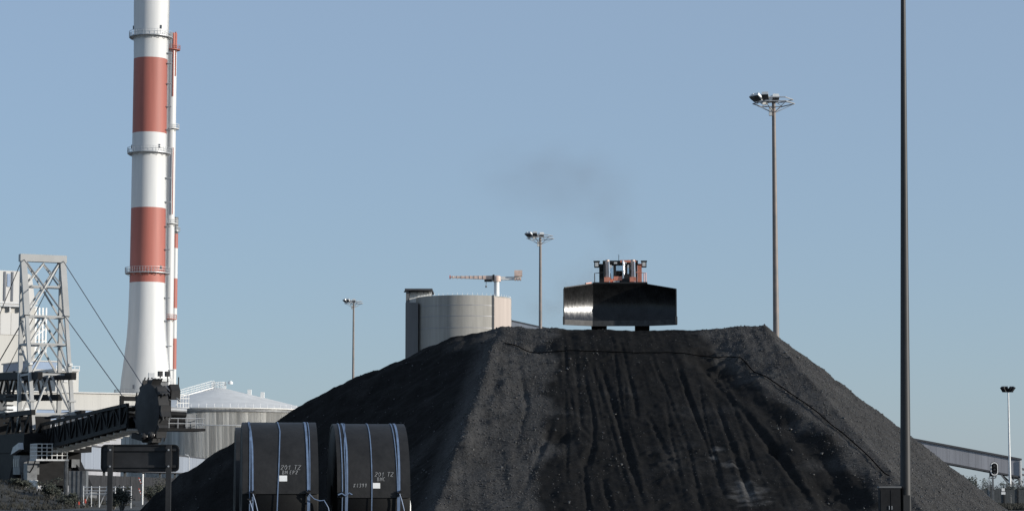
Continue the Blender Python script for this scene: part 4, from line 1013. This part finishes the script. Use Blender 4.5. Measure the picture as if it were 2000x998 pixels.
for h in (.5, 1.05):
    hr.tube([(44.3, 5.5, 8.35+h), (47.5, 5.5, 8.35+h)], .045, 5); hr.tube([(47.5, 1., 8.35+h), (47.5, 5.5, 8.35+h)], .045, 5)
for k in range(5): hr.tube([(47.5, 1.5+k, 8.35), (47.5, 1.5+k, 9.4)], .045, 5); hr.tube([(44.3+k*.8, 5.5, 8.35), (44.3+k*.8, 5.5, 9.4)], .045, 5)
hr.build('tip_handrail', M['galv'], RC)
cg = MB()
for k in range(5): cg.beam((46., 2.9+k*.32, 10.6), (46., 2.9+k*.32, 12.), .06)
for z in (10.6, 11.1, 11.6, 12.): cg.beam((46., 2.85, z), (46., 4.25, z), .09)
cg.build('safety_cage', M['rail_white'], RC)
MB().tube([(46., 3., 12.), (46., 3., 13.9)], .07, 6).build('whip_post', M['dozer_dark'], RC)
MB().prism([(45.1, 11.6), (46.9, 11.4), (47.0, 12.4), (46.4, 13.1), (45.4, 12.9)], 1.9, 2.9).build('chute', M['wheel'], RC)
MB().beam((46, 1.6, 12.9), (47, 2.9, 11.2), .4, .15).build('chute_liner', M['galv'], RC)
tipbox('lamp_board', 45.6, 45.8, -.3, .35, 12.4, 14.3, 'galv'); tipbox('lamp_mast', 45.6, 45.9, .9, 1.9, 11.4, 13.4, 'machine')
for y in (.7, 1.4, 2.1):
    lb = tipbox('tip_floodlight', 45.5, 46.1, y-.27, y+.27, 13.4, 13.75, 'lampgrey')
for y in (1.0, 1.8): tipbox('tip_horn', 45.5, 46.0, y-.22, y+.22, 13.95, 14.5, 'dozer_dark'); rb('horn_bracket', (45.8, y, 13.4), (45.8, y, 13.95), .1, .1, 'dozer_dark')
MB().lathe([(.01, 0), (.5, 0), (.55, .5), (.3, 1.0), (.01, 1.1)], 16, (46., .5, 12.3)).build('dust_hood', M['crane'], RC, True)
# counter boom, deck, machine house, portal, bogies
for y in (-2.1, 2.1):
    rb('counter_beam', (8, y, 15.6), (-30, y, 17.0), .6, .9, 'boom'); rb('counter_beam', (2, y, 13.2), (-30, y, 14.2), .5, .8, 'boom')
    for k in range(6): x = -2-k*5; rb('counter_brace', (x, y, 13.5), (x-2.5, y, 16.6), .25, .25, 'boom'); rb('counter_brace', (x-2.5, y, 16.6), (x-5, y, 13.8), .25, .25, 'boom')
for k in range(8): tipbox('stair_tread', -3.6, -2.6, -3.6, -2.6, 10.+k*.55, 10.15+k*.55, 'dozer_dark')
tipbox('counterweight', -34, -28, -3, 3, 12.5, 17.5, 'machine')
dk = tipbox('slew_deck', -9, 9, -4.2, 4.2, 6.3, 8.6, 'boom')
tipbox('machine_house', -20, -9.2, -4, 4, 3.0, 11.2, 'boom')
tipbox('portal_skirt', -9.1, 4.8, -4.1, 4.1, 2.3, 6.28, 'boom')
for x in (-3, 1.5, 5.5):
    rb('deck_strut', (x, -3.2, 8.6), (x+1.5, -3.0, 11.), .35, .35, 'boom'); rb('deck_strut', (x+3, -3.2, 8.6), (x+1.5, -3.0, 11.), .35, .35, 'boom')
rb('deck_girder', (-8, -3.1, 11.1), (9, -3.1, 11.1), .5, .6, 'boom'); rb('deck_girder', (-8, 3.1, 11.1), (9, 3.1, 11.1), .5, .6, 'boom')
MB().lathe([(3.6, 4.6), (3.9, 4.7), (3.9, 5.4), (3.3, 6.28)], 32).build('slew_ring', M['machine'], RC, True)
for x in (-5.5, 5.5):
    for y in (-4.5, 4.5):
        rb('portal_leg', (x*.75, y*.75, 5.2), (x*1.1, y*1.05, 1.35), 1.2, 1.2, 'boom')
        bg_ = tipbox('bogie', x*1.1-2.2, x*1.1+2.2, y*1.05-.45, y*1.05+.45, .75, 1.5, 'machine')
        for k in range(4): MB().tube([(x*1.1-1.65+k*1.1, y*1.05-.2, .42), (x*1.1-1.65+k*1.1, y*1.05+.2, .42)], .42, 14).build('rail_wheel', M['dozer_dark'], bg_)
tipbox('portal_girder', -5.2, 5.2, -3.8, -2.8, 4.5, 5.5, 'machine'); tipbox('portal_girder', -5.2, 5.2, 2.8, 3.8, 4.5, 5.5, 'machine')
cbn = tipbox('service_cabin', 5.6, 8.8, -4.6, -2.2, 3.6, 5.9, 'machine')
for k in range(3): tipbox('cabin_window', 5.8+k*1., 6.5+k*1., -4.66, -4.605, 4.5, 5.5, 'window', cbn)
wk = tipbox('walkway', 10.2, 13.2, -3.8, .2, 5.2, 5.4, 'galv')
hr = MB()
for h in (.45, .9, 1.35, 1.8): hr.tube([(13.1, -3.7, 5.4+h), (13.1, .1, 5.4+h)], .05, 5); hr.tube([(10.2, -3.7, 5.4+h), (13.1, -3.7, 5.4+h)], .05, 5)
for k in range(7): hr.tube([(13.1, -3.7+k*.62, 5.4), (13.1, -3.7+k*.62, 7.2)], .05, 5); hr.tube([(10.2+k*.48, -3.7, 5.4), (10.2+k*.48, -3.7, 7.2)], .05, 5)
hr.build('walkway_railing', M['rail_white'], wk)
MB().prism([(5.5, 6.0), (9.5, 6.6), (9.2, 7.4), (6.5, 6.9)], -4.9, -4.35).build('deflector_plate', M['galv'], RC)
MB().tube([(10, -3.9, 5.2), (10.3, -4.1, 4.2), (11.5, -4.1, 3.8), (12.6, -4., 4.4), (12.9, -3.8, 5.2)], .09, 6).build('hose_loop', M['dozer_dark'], RC, True)
MB().tube([(9, -4.4, 3.8), (10, -4.5, 2.9), (11.5, -4.5, 2.5), (13, -4.4, 2.1)], .1, 6).build('hose_loop', M['dozer_dark'], RC, True)
tipbox('pump_cabinet', 9.8, 11.6, -4.4, -3.2, 2.3, 4.9, 'machine')
tipbox('pump_unit', 11.8, 12.8, -4.2, -3.4, 1.9, 2.9, 'rail_white')
rb('pump_leg', (10.7, -3.8, 0), (10.7, -3.8, 2.3), .5, .5, 'machine'); rb('pump_leg', (12.3, -3.8, 0), (12.3, -3.8, 1.9), .3, .3, 'machine')
rb('walkway_leg', (12.8, .0, 0), (12.8, .0, 5.2), .4, .4, 'machine')

# ------------------------------------------------------------------ left foreground: bank, scaffold, posts, bushes
bx = np.linspace(-75, -38, 90); by = np.linspace(205, 262, 60)
BX, BY = np.meshgrid(bx, by)
crest = np.interp(BX, [-75, -50, -44, -38], [3.1, 2.4, .9, .3])
BZ = crest*np.exp(-((BY-238)/14)**2) + fbm(BX, BY, 70, 4, .3)*.35
BZ *= np.clip((BX+75)/4, 0, 1)*np.clip((-38-BX)/4, 0, 1)*np.clip((BY-205)/5, 0, 1)*np.clip((262-BY)/5, 0, 1)
bank = grid_mesh('embankment', BX, BY, BZ-.02, M['earth']); tag(bank, None, None, kind='structure')
def bank_z(x, y):
    i = int(np.clip(round((x-bx[0])/(bx[1]-bx[0])), 0, 89)); j = int(np.clip(round((y-by[0])/(by[1]-by[0])), 0, 59))
    return max(0., float(BZ[j, i])) if bx[0] < x < bx[-1] and by[0] < y < by[-1] else 0.
# dry grass on the bank: tufts of blades, one mass
gm = MB()
for k in range(5200):
    x = random.uniform(-72, -40); y = random.uniform(207, 258); z = bank_z(x, y)-.03; h = random.uniform(.15, .55)
    for q in range(3):
        a = random.uniform(0, 6.28); w = .05; dx_, dy_ = math.cos(a), math.sin(a); bx_ = random.uniform(-.2, .2)
        gm.add([(x-dy_*w, y+dx_*w, z), (x+dy_*w, y-dx_*w, z), (x+dx_*h*.4+bx_, y+dy_*h*.4, z+h)], [(0, 1, 2)])
tag(gm.build('dry_grass', M['grass'], None, recalc=False), 'dusty dry grass covering the low bank', 'grass', kind='stuff')
def bush(name, label, loc, w, d, h, nl, ls, m='leaf', group=None, cat='bush', bare=0):
    t = thing(name, label, cat, loc, random.uniform(0, 6), group)
    sm_ = MB(); tips = []
    for k in range(14):
        a = random.uniform(0, 6.28); r_ = random.random()**.6
        e_ = Vector((r_*w/2*math.cos(a), r_*d/2*math.sin(a), h*random.uniform(.55, 1.05)*(1-.3*r_)))
        mid = e_*.5+Vector((random.uniform(-.1, .1), random.uniform(-.1, .1), .1*h))
        sm_.tube([(e_.x*.12, e_.y*.12, 0), mid, e_], [.035*h/2, .022*h/2, .008*h/2], 5); tips += [mid, e_, (mid+e_)/2, mid*.7+e_*.3]
    sm_.build('stem', M['stem'], t)
    v = []; f = []; cl = [random.choice(tips)+Vector((random.gauss(0, w*.07), random.gauss(0, d*.07), random.gauss(0, h*.07))) for _ in range(26)]
    for k in range(nl):
        c_ = random.choice(cl)+Vector((random.gauss(0, w*.075), random.gauss(0, d*.075), random.gauss(0, h*.07))); c_.z = max(c_.z, .03)
        u = Vector((random.gauss(0, 1), random.gauss(0, 1), random.gauss(0, .8))).normalized(); q = u.cross(Vector((random.gauss(0, 1), random.gauss(0, 1), random.gauss(0, 1)))).normalized()
        s_ = ls*random.uniform(.6, 1.4); o_ = len(v)
        v += [c_-u*s_, c_+q*s_*.45, c_+u*s_, c_-q*s_*.45]; f.append((o_, o_+1, o_+2, o_+3))
    MB().add(v, f).build('foliage', M[m], t, recalc=False)
    return t
for px, py, Y, w, h, lb in ((238, 975, 205., 2.2, 2.4, 'pale dusty bush beside the left post of the road sign'),
                            (222, 985, 215., 1.6, 1.4, 'low dusty bush at the end of the scaffold railing'),
                            (318, 950, 300., 4.2, 3.6, 'wide grey-green bush left of the coal pile toe'),
                            (292, 955, 310., 2.6, 2.4, 'small grey-green bush beside the white barrier post'),
                            (100, 960, 232., 2.6, 1.9, 'scrubby bush on the bank below the machine cabin'),
                            (140, 972, 226., 2.2, 1.3, 'scrubby bush on the bank near the red marker stakes'),
                            (40, 950, 236., 3.0, 1.2, 'low wide bush on the bank at the reclaimer portal')):
    x = P(px, py, Y).x; bush('bush', lb, (x, Y, bank_z(x, Y)), w, w, h, 1500, .10)
sc = thing('scaffold_railing', 'pale tubular scaffold railing in front of the dark wall', 'scaffold', (P(210, 965, 232.).x, 232., 0)); o = sc.location
xa, xb = P(163, 965, 232.).x-o.x, P(256, 965, 232.).x-o.x; zz = [P(210, q, 232.).z for q in (951, 958, 964)]
for z in zz: MB().tube([(xa, 0, z), (xb, 0, z)], .05, 6).build('rail', M['galv'], sc)
for k in range(7): x = xa+(xb-xa)*k/6; MB().tube([(x, 0, 0), (x, 0, zz[0]+.12)], .055, 6).build('upright', M['galv'], sc)
MB().box(xa, xb, .06, .9, zz[2]-.12, zz[2]-.04).build('plank', M['galv'], sc)
for k in (0, 2, 4): x = xa+(xb-xa)*k/6; MB().tube([(x, .06, .1), (x+(xb-xa)/6, .06, zz[0])], .04, 6).build('brace', M['galv'], sc)
for px in (164.5, 170): pass
cp = thing('clad_pier', 'grey corrugated pier holding up the gallery by the scaffold', 'pier', (P(150, 950, 285.).x, 285., 0)); o = cp.location
for k in range(8):
    x0_, x1_ = P(134+k*4.3, 940, 285.).x-o.x, P(134+k*4.3+4.0, 940, 285.).x-o.x
    MB().box(x0_, x1_, (k % 2)*.08, 1.5, 0, P(150, 919, 285.).z).build('cladding_strip', M['machine'], cp)
for px, py0, py1, Y, lb in ((154.5, 979, 990, 224., 'red marker stake at the foot of the bank'), (167, 974, 980, 228., 'short red marker stake beside the scaffold end')):
    x = P(px, 970, Y).x; sk = thing('marker_stake', lb, 'stake', (x, Y, max(0, bank_z(x, Y)-.05)), 0, 'red marker stakes'); zt_ = P(px, py0, Y).z-sk.location.z
    MB().box(-.05, .05, -.05, .05, 0, zt_*.55).build('foot', M['stem'], sk); MB().box(-.055, .055, -.055, .055, zt_*.55+.002, zt_).build('red_top', M['redplate'], sk)
bp_ = thing('barrier_post', 'white barrier post with striped fallen arms below the sign', 'post', (P(278.5, 950, 290.).x, 290., 0)); o = bp_.location
MB().tube([(0, 0, 0), (0, 0, P(278, 925, 290.).z)], .10, 10).build('post', M['whitepaint'], bp_)
for py0, py1 in ((932, 947), (953, 969)):
    a_, b2_ = P(271, py0, 290.)-o, P(277.5, py1, 290.)-o
    for k in range(6):
        p0, p1 = a_.lerp(b2_, k/6), a_.lerp(b2_, (k+.98)/6); MB().beam(p0, p1, .1, .1).build('arm_stripe', M['whitepaint'] if k % 2 else M['redplate'], bp_)
lp2 = thing('street_lamp', 'tiny curved street lamp in front of the gallery right of the sign', 'street lamp', (P(369.5, 930, 420.).x, 420., 0)); zt_ = P(369, 890, 420.).z
MB().tube([(0, 0, 0), (0, 0, zt_-.2), (-.3, 0, zt_+.1)], .07, 6).build('pole', M['galv'], lp2); MB().beam((-.2, 0, zt_+.1), (-.75, 0, zt_+.25), .22, .12).build('lamp_head', M['rail_white'], lp2)

# ------------------------------------------------------------------ right edge: gallery, signal, fence, hedge
YG = 380.; gl = thing('conveyor_gallery', 'long grey clad conveyor gallery climbing leftwards behind the right slope', 'conveyor', (P(1900, 900, YG).x, YG, 0)); o = gl.location
def gp(px, top): return P(px, 858+(px-1780)*.1885 if top else 889+(px-1780)*.19, YG)-o
for k in range(28):
    p0, p1 = 1640+k*12.61, 1640+k*12.61+12.4; a_, b_, c_, d_ = gp(p0, 0), gp(p1, 0), gp(p1, 1), gp(p0, 1)
    vs = [q+Vector((0, y, 0)) for y in (0, .12) for q in (a_, b_, c_, d_)]
    MB().add(vs, [(0, 1, 2, 3), (7, 6, 5, 4), (0, 4, 5, 1), (1, 5, 6, 2), (2, 6, 7, 3), (3, 7, 4, 0)]).build('cladding_panel', M['gallery'], gl)
up = Vector((0, 0, .14))
MB().beam(gp(1640, 1)+up+Vector((0, 1.3, 0)), gp(1995, 1)+up+Vector((0, 1.3, 0)), 3.1, .28).build('roof', M['darkroof'], gl)
MB().beam(gp(1640, 0)-up+Vector((0, 1.3, 0)), gp(1993, 0)-up+Vector((0, 1.3, 0)), 3.0, .26).build('floor_beam', M['darkroof'], gl)
MB().beam(gp(1640, 0)+up*5+Vector((0, 2.5, 0)), gp(1993, 0)+up*5+Vector((0, 2.5, 0)), .12, 2.0).build('back_wall', M['gallery'], gl)
MB().box(gp(1994, 0).x-.12, gp(1994, 0).x+.12, -.3, -.1, 0, gp(1994, 1).z-.1).build('end_post', M['rail_white'], gl)
a_ = gp(1955, 0)-Vector((0, 0, .3)); z0_ = P(1990, 955, YG).z
MB().beam(a_, (gp(1972, 0).x, 0, P(1972, 948, YG).z), .22).build('strut', M['machine'], gl); MB().beam(a_+Vector((.4, 1.5, 0)), (gp(1975, 0).x, 1.5, P(1975, 940, YG).z), .22).build('strut', M['machine'], gl)
MB().beam(gp(1968, 0)-Vector((0, 0, .3)), (gp(1990, 0).x, -.2, P(1990, 952, YG).z), .25).build('strut', M['rail_white'], gl)
for px in (1979, 1993): MB().box(gp(px, 0).x-.18, gp(px, 0).x+.18, .5, .9, 0, gp(px, 0).z-.3).build('trestle_leg', M['machine'], gl)
for py in (934, 944): MB().beam((gp(1979, 0).x, .7, P(1979, py, YG).z), (gp(1993, 0).x, .7, P(1993, py, YG).z), .2).build('trestle_tie', M['machine'], gl)
MB().beam((gp(1979, 0).x, .7, P(1979, 944, YG).z), (gp(1993, 0).x, .7, P(1993, 934, YG).z), .14).build('trestle_brace', M['machine'], gl)
for px in (1700, 1800): MB().box(gp(px, 0).x-.25, gp(px, 0).x+.25, .5, 1., 0, gp(px, 0).z-.3).build('trestle_leg', M['machine'], gl)
for py, h in ((915, .35), (926, .3)): MB().beam((gp(1996, 0).x, .7, P(1996, py, YG).z), (gp(2060, 0).x, .7, P(2060, py+12, YG).z), .3, h).build('low_conveyor', M['machine'], gl)

YR = 197.; rs = thing('rail_signal', 'oval railway signal with white rim and two small plates on a post', 'signal', (P(1940, 960, YR).x, YR, 0)); o = rs.location
def rp_(px, py, dy=0.): q = P(px, py, YR)-o; return Vector((q.x, dy, q.z))
MB().beam((0, .1, 0), (0, .1, rp_(1940, 930).z), .13, .13).build('post', M['machine'], rs)
def oval(w, h, n=10):
    r_ = w/2; pts = []
    for cz_, a0 in ((h/2-r_, 0), (-(h/2-r_), 180)):
        for k in range(n+1): a = R(a0+180*k/n); pts.append((r_*math.cos(a), cz_+r_*math.sin(a)))
    return pts
c_ = rp_(1942, 915); sR = F/YR
def ovp(w, h, y0, y1, name, m, par): return MB().prism([(x+c_.x, z+c_.z) for x, z in oval(w/sR, h/sR)], y0, y1).build(name, M[m], par)
hd_ = ovp(16.5, 27.5, -.02, .03, 'backboard', 'black', rs)
outer, inn = oval(14.8/sR, 25.8/sR), oval(11.2/sR, 21.8/sR); n = len(outer); m = MB()
vs = [(x+c_.x, y, z+c_.z) for y in (-.045, -.021) for x, z in outer]+[(x+c_.x, y, z+c_.z) for y in (-.045, -.021) for x, z in inn]; fs = []
for i in range(n): j = (i+1) % n; fs += [(i, j, 2*n+j, 2*n+i), (i, n+i, n+j, j), (2*n+i, 2*n+j, 3*n+j, 3*n+i)]
m.add(vs, fs).build('white_rim', M['whitepaint'], hd_)
for k in (-1, 0, 1):
    z = c_.z+k*7./sR
    MB().tube([(c_.x, -.03, z), (c_.x, -.06, z)], .10, 12).build('lens', M['lampblack'], hd_)
    vs = []; nn = 8
    for i in range(nn+1):
        a = R(180*i/nn); vs += [(c_.x+.12*math.cos(a), -.03, z+.12*math.sin(a)), (c_.x+.12*math.cos(a), -.28, z+.12*math.sin(a)-.03)]
    MB().add(vs, [(2*i, 2*i+1, 2*i+3, 2*i+2) for i in range(nn)]).build('hood', M['black'], hd_)
MB().box(c_.x-.34, c_.x+.1, .05, .4, c_.z-.62, c_.z-.2).build('signal_case', M['black'], rs)
MB().tube([rp_(1933, 929, .1), rp_(1934.5, 932.5, .1), rp_(1940, 934, .1), rp_(1945.5, 932, .1), rp_(1946.5, 928, .1)], .05, 6).build('cradle', M['machine'], rs)
rp2 = lambda nm, px0, px1, py0, py1, m, y0=-.02: MB().box(rp_(px0, 0).x, rp_(px1, 0).x, y0, y0+.02, rp_(0, py1).z, rp_(0, py0).z).build(nm, M[m], rs)
rp2('mark_plate', 1937.5, 1943.5, 953, 958.8, 'whitepaint'); rp2('number_plate', 1936.7, 1944.6, 960.2, 965, 'whitepaint')
MB().add([rp_(1939, 957.5, -.03), rp_(1939.8, 957.5, -.03), rp_(1939.8, 954.5, -.03), rp_(1939, 954.5, -.03)], [(0, 1, 2, 3)]).add([rp_(1939.6, 954.5, -.031), rp_(1940.4, 954.5, -.031), rp_(1942, 957.5, -.031), rp_(1941.2, 957.5, -.031)], [(0, 1, 2, 3)]).add([rp_(1941.4, 957.5, -.03), rp_(1942.1, 957.5, -.03), rp_(1942.1, 954.5, -.03), rp_(1941.4, 954.5, -.03)], [(0, 1, 2, 3)]).build('plate_letter', M['black'], rs)
ld = MB()
for px in (1931.5, 1934.5): ld.tube([rp_(px, 998, .3), rp_(px, 931, .3)], .02, 5)
for k in range(9): ld.tube([rp_(1931.5, 990-k*7, .3), rp_(1934.5, 990-k*7, .3)], .015, 5)
ld.build('ladder', M['galv'], rs)

YF = 262.; fn = thing('boundary_fence', 'dark steel slat fence with wire strands along the right edge', 'fence', (P(1950, 980, YF).x, YF, 0)); o = fn.location
xa, xb = P(1870, 970, YF).x-o.x, P(2060, 970, YF).x-o.x; ht = P(1950, 955, YF).z
for k in range(38):
    x = xa+(xb-xa)*k/38; MB().box(x, x+(xb-xa)/38*.93, 0, .04, .05, ht-.02*(k % 3)).build('slat', M['fence'], fn)
for k in range(7): x = xa+(xb-xa)*(k+.35)/7; MB().box(x-.06, x+.06, -.08, -.002, 0, ht+.45).build('fence_post', M['dozer_dark'], fn)
for h in (.15, .3, .42): MB().tube([(xa, -.05, ht+h), (xb, -.05, ht+h)], .012, 4).build('wire_strand', M['galv'], fn)
for i, (px, Y, w, h, lb) in enumerate(((1907, 285., 2.6, 3.2, 'scraggly bush above the fence beside the pile toe'), (1925, 280., 2.4, 2.9, 'leafy bush behind the fence left of the rail signal'),
                                     (1948, 290., 2.6, 2.9, 'leafy bush behind the fence right of the rail signal'), (1964, 284., 2.2, 2.6, 'rounded bush behind the fence left of the lamp post'),
                                     (1990, 288., 2.8, 2.9, 'rounded bush behind the fence under the gallery end'), (1890, 300., 3., 2.9, 'tall bush half hidden by the pile toe'))):
    bush('bush', lb, (P(px, 970, Y).x, Y, 0), w, w, h, 1500, .10)
gm = MB()
for k in range(2600):
    y = random.uniform(205, 260); px = random.uniform(1880, 2030); x = P(px, 980, y).x; h = random.uniform(.1, .5)
    for q in range(3):
        a = random.uniform(0, 6.28); dx_, dy_ = math.cos(a), math.sin(a)
        gm.add([(x-dy_*.05, y+dx_*.05, -.02), (x+dy_*.05, y-dx_*.05, -.02), (x+dx_*h*.4, y+dy_*h*.4, h)], [(0, 1, 2)])
tag(gm.build('dry_grass', M['grass'], None, recalc=False), 'dusty grass strip between the pile toe and the boundary fence', 'grass', kind='stuff')

# ------------------------------------------------------------------ exhaust smoke and dust
def puff_group(name, label, dens, col, puffs):
    mt = bpy.data.materials.new(name+' air'); mt.use_nodes = True; n, l = mt.node_tree.nodes, mt.node_tree.links
    n.remove(n['Principled BSDF']); v = n.new('ShaderNodeVolumePrincipled'); v.inputs['Color'].default_value = (*col, 1)
    tc = n.new('ShaderNodeTexCoord'); gr = n.new('ShaderNodeTexGradient'); gr.gradient_type = 'SPHERICAL'
    nz = n.new('ShaderNodeTexNoise'); nz.inputs['Scale'].default_value = 2.2; nz.inputs['Detail'].default_value = 4
    mr = n.new('ShaderNodeMapRange'); mr.inputs['From Min'].default_value = .34; mr.inputs['From Max'].default_value = .72; mr.inputs['To Max'].default_value = dens
    m1 = n.new('ShaderNodeMath'); m1.operation = 'MULTIPLY'
    l.new(tc.outputs['Object'], gr.inputs['Vector']); l.new(tc.outputs['Object'], nz.inputs['Vector']); l.new(nz.outputs['Fac'], mr.inputs['Value'])
    l.new(mr.outputs[0], m1.inputs[0]); l.new(gr.outputs['Fac'], m1.inputs[1]); l.new(m1.outputs[0], v.inputs['Density'])
    l.new(v.outputs[0], n['Material Output'].inputs['Volume'])
    t = thing(name, label, 'smoke', P(*puffs[0][:2], puffs[0][2])); t['kind'] = 'stuff'
    me = None
    for px, py, Y, sx, sy, sz, rot in puffs:
        if me is None:
            o_ = MB().lathe([(.001, -1)]+[(math.cos(R(a_)), math.sin(R(a_))) for a_ in range(-75, 90, 15)]+[(.001, 1)], 20).build('puff', mt, t, True); me = o_.data
        else:
            o_ = bpy.data.objects.new('puff', me); COL.objects.link(o_); o_.parent = t
        o_.location = P(px, py, Y)-t.location; o_.scale = (sx, sy, sz); o_.rotation_euler = (0, R(rot), 0)
puff_group('smoke', 'thin dark exhaust smoke drifting up and left from the bulldozer', .10, (.30, .30, .33),
    [(1212, 492, 151.6, 1.0, 1.0, 1.4, 0), (1205, 455, 152.5, 1.6, 1.5, 2.2, -12), (1185, 405, 153.5, 2.3, 2., 2.8, -25), (1130, 360, 155, 4.6, 2.8, 3.4, 0), (1040, 345, 156, 5.2, 2.8, 3.0, 0)])
puff_group('dust', 'faint grey dust cloud left of the bulldozer blade', .24, (.40, .38, .38),
    [(1165, 530, 157, 1.6, 1.4, 1.8, 0), (1125, 565, 157, 2.2, 1.6, 2.0, 30), (1070, 605, 157, 2.4, 1.5, 1.3, 20)])
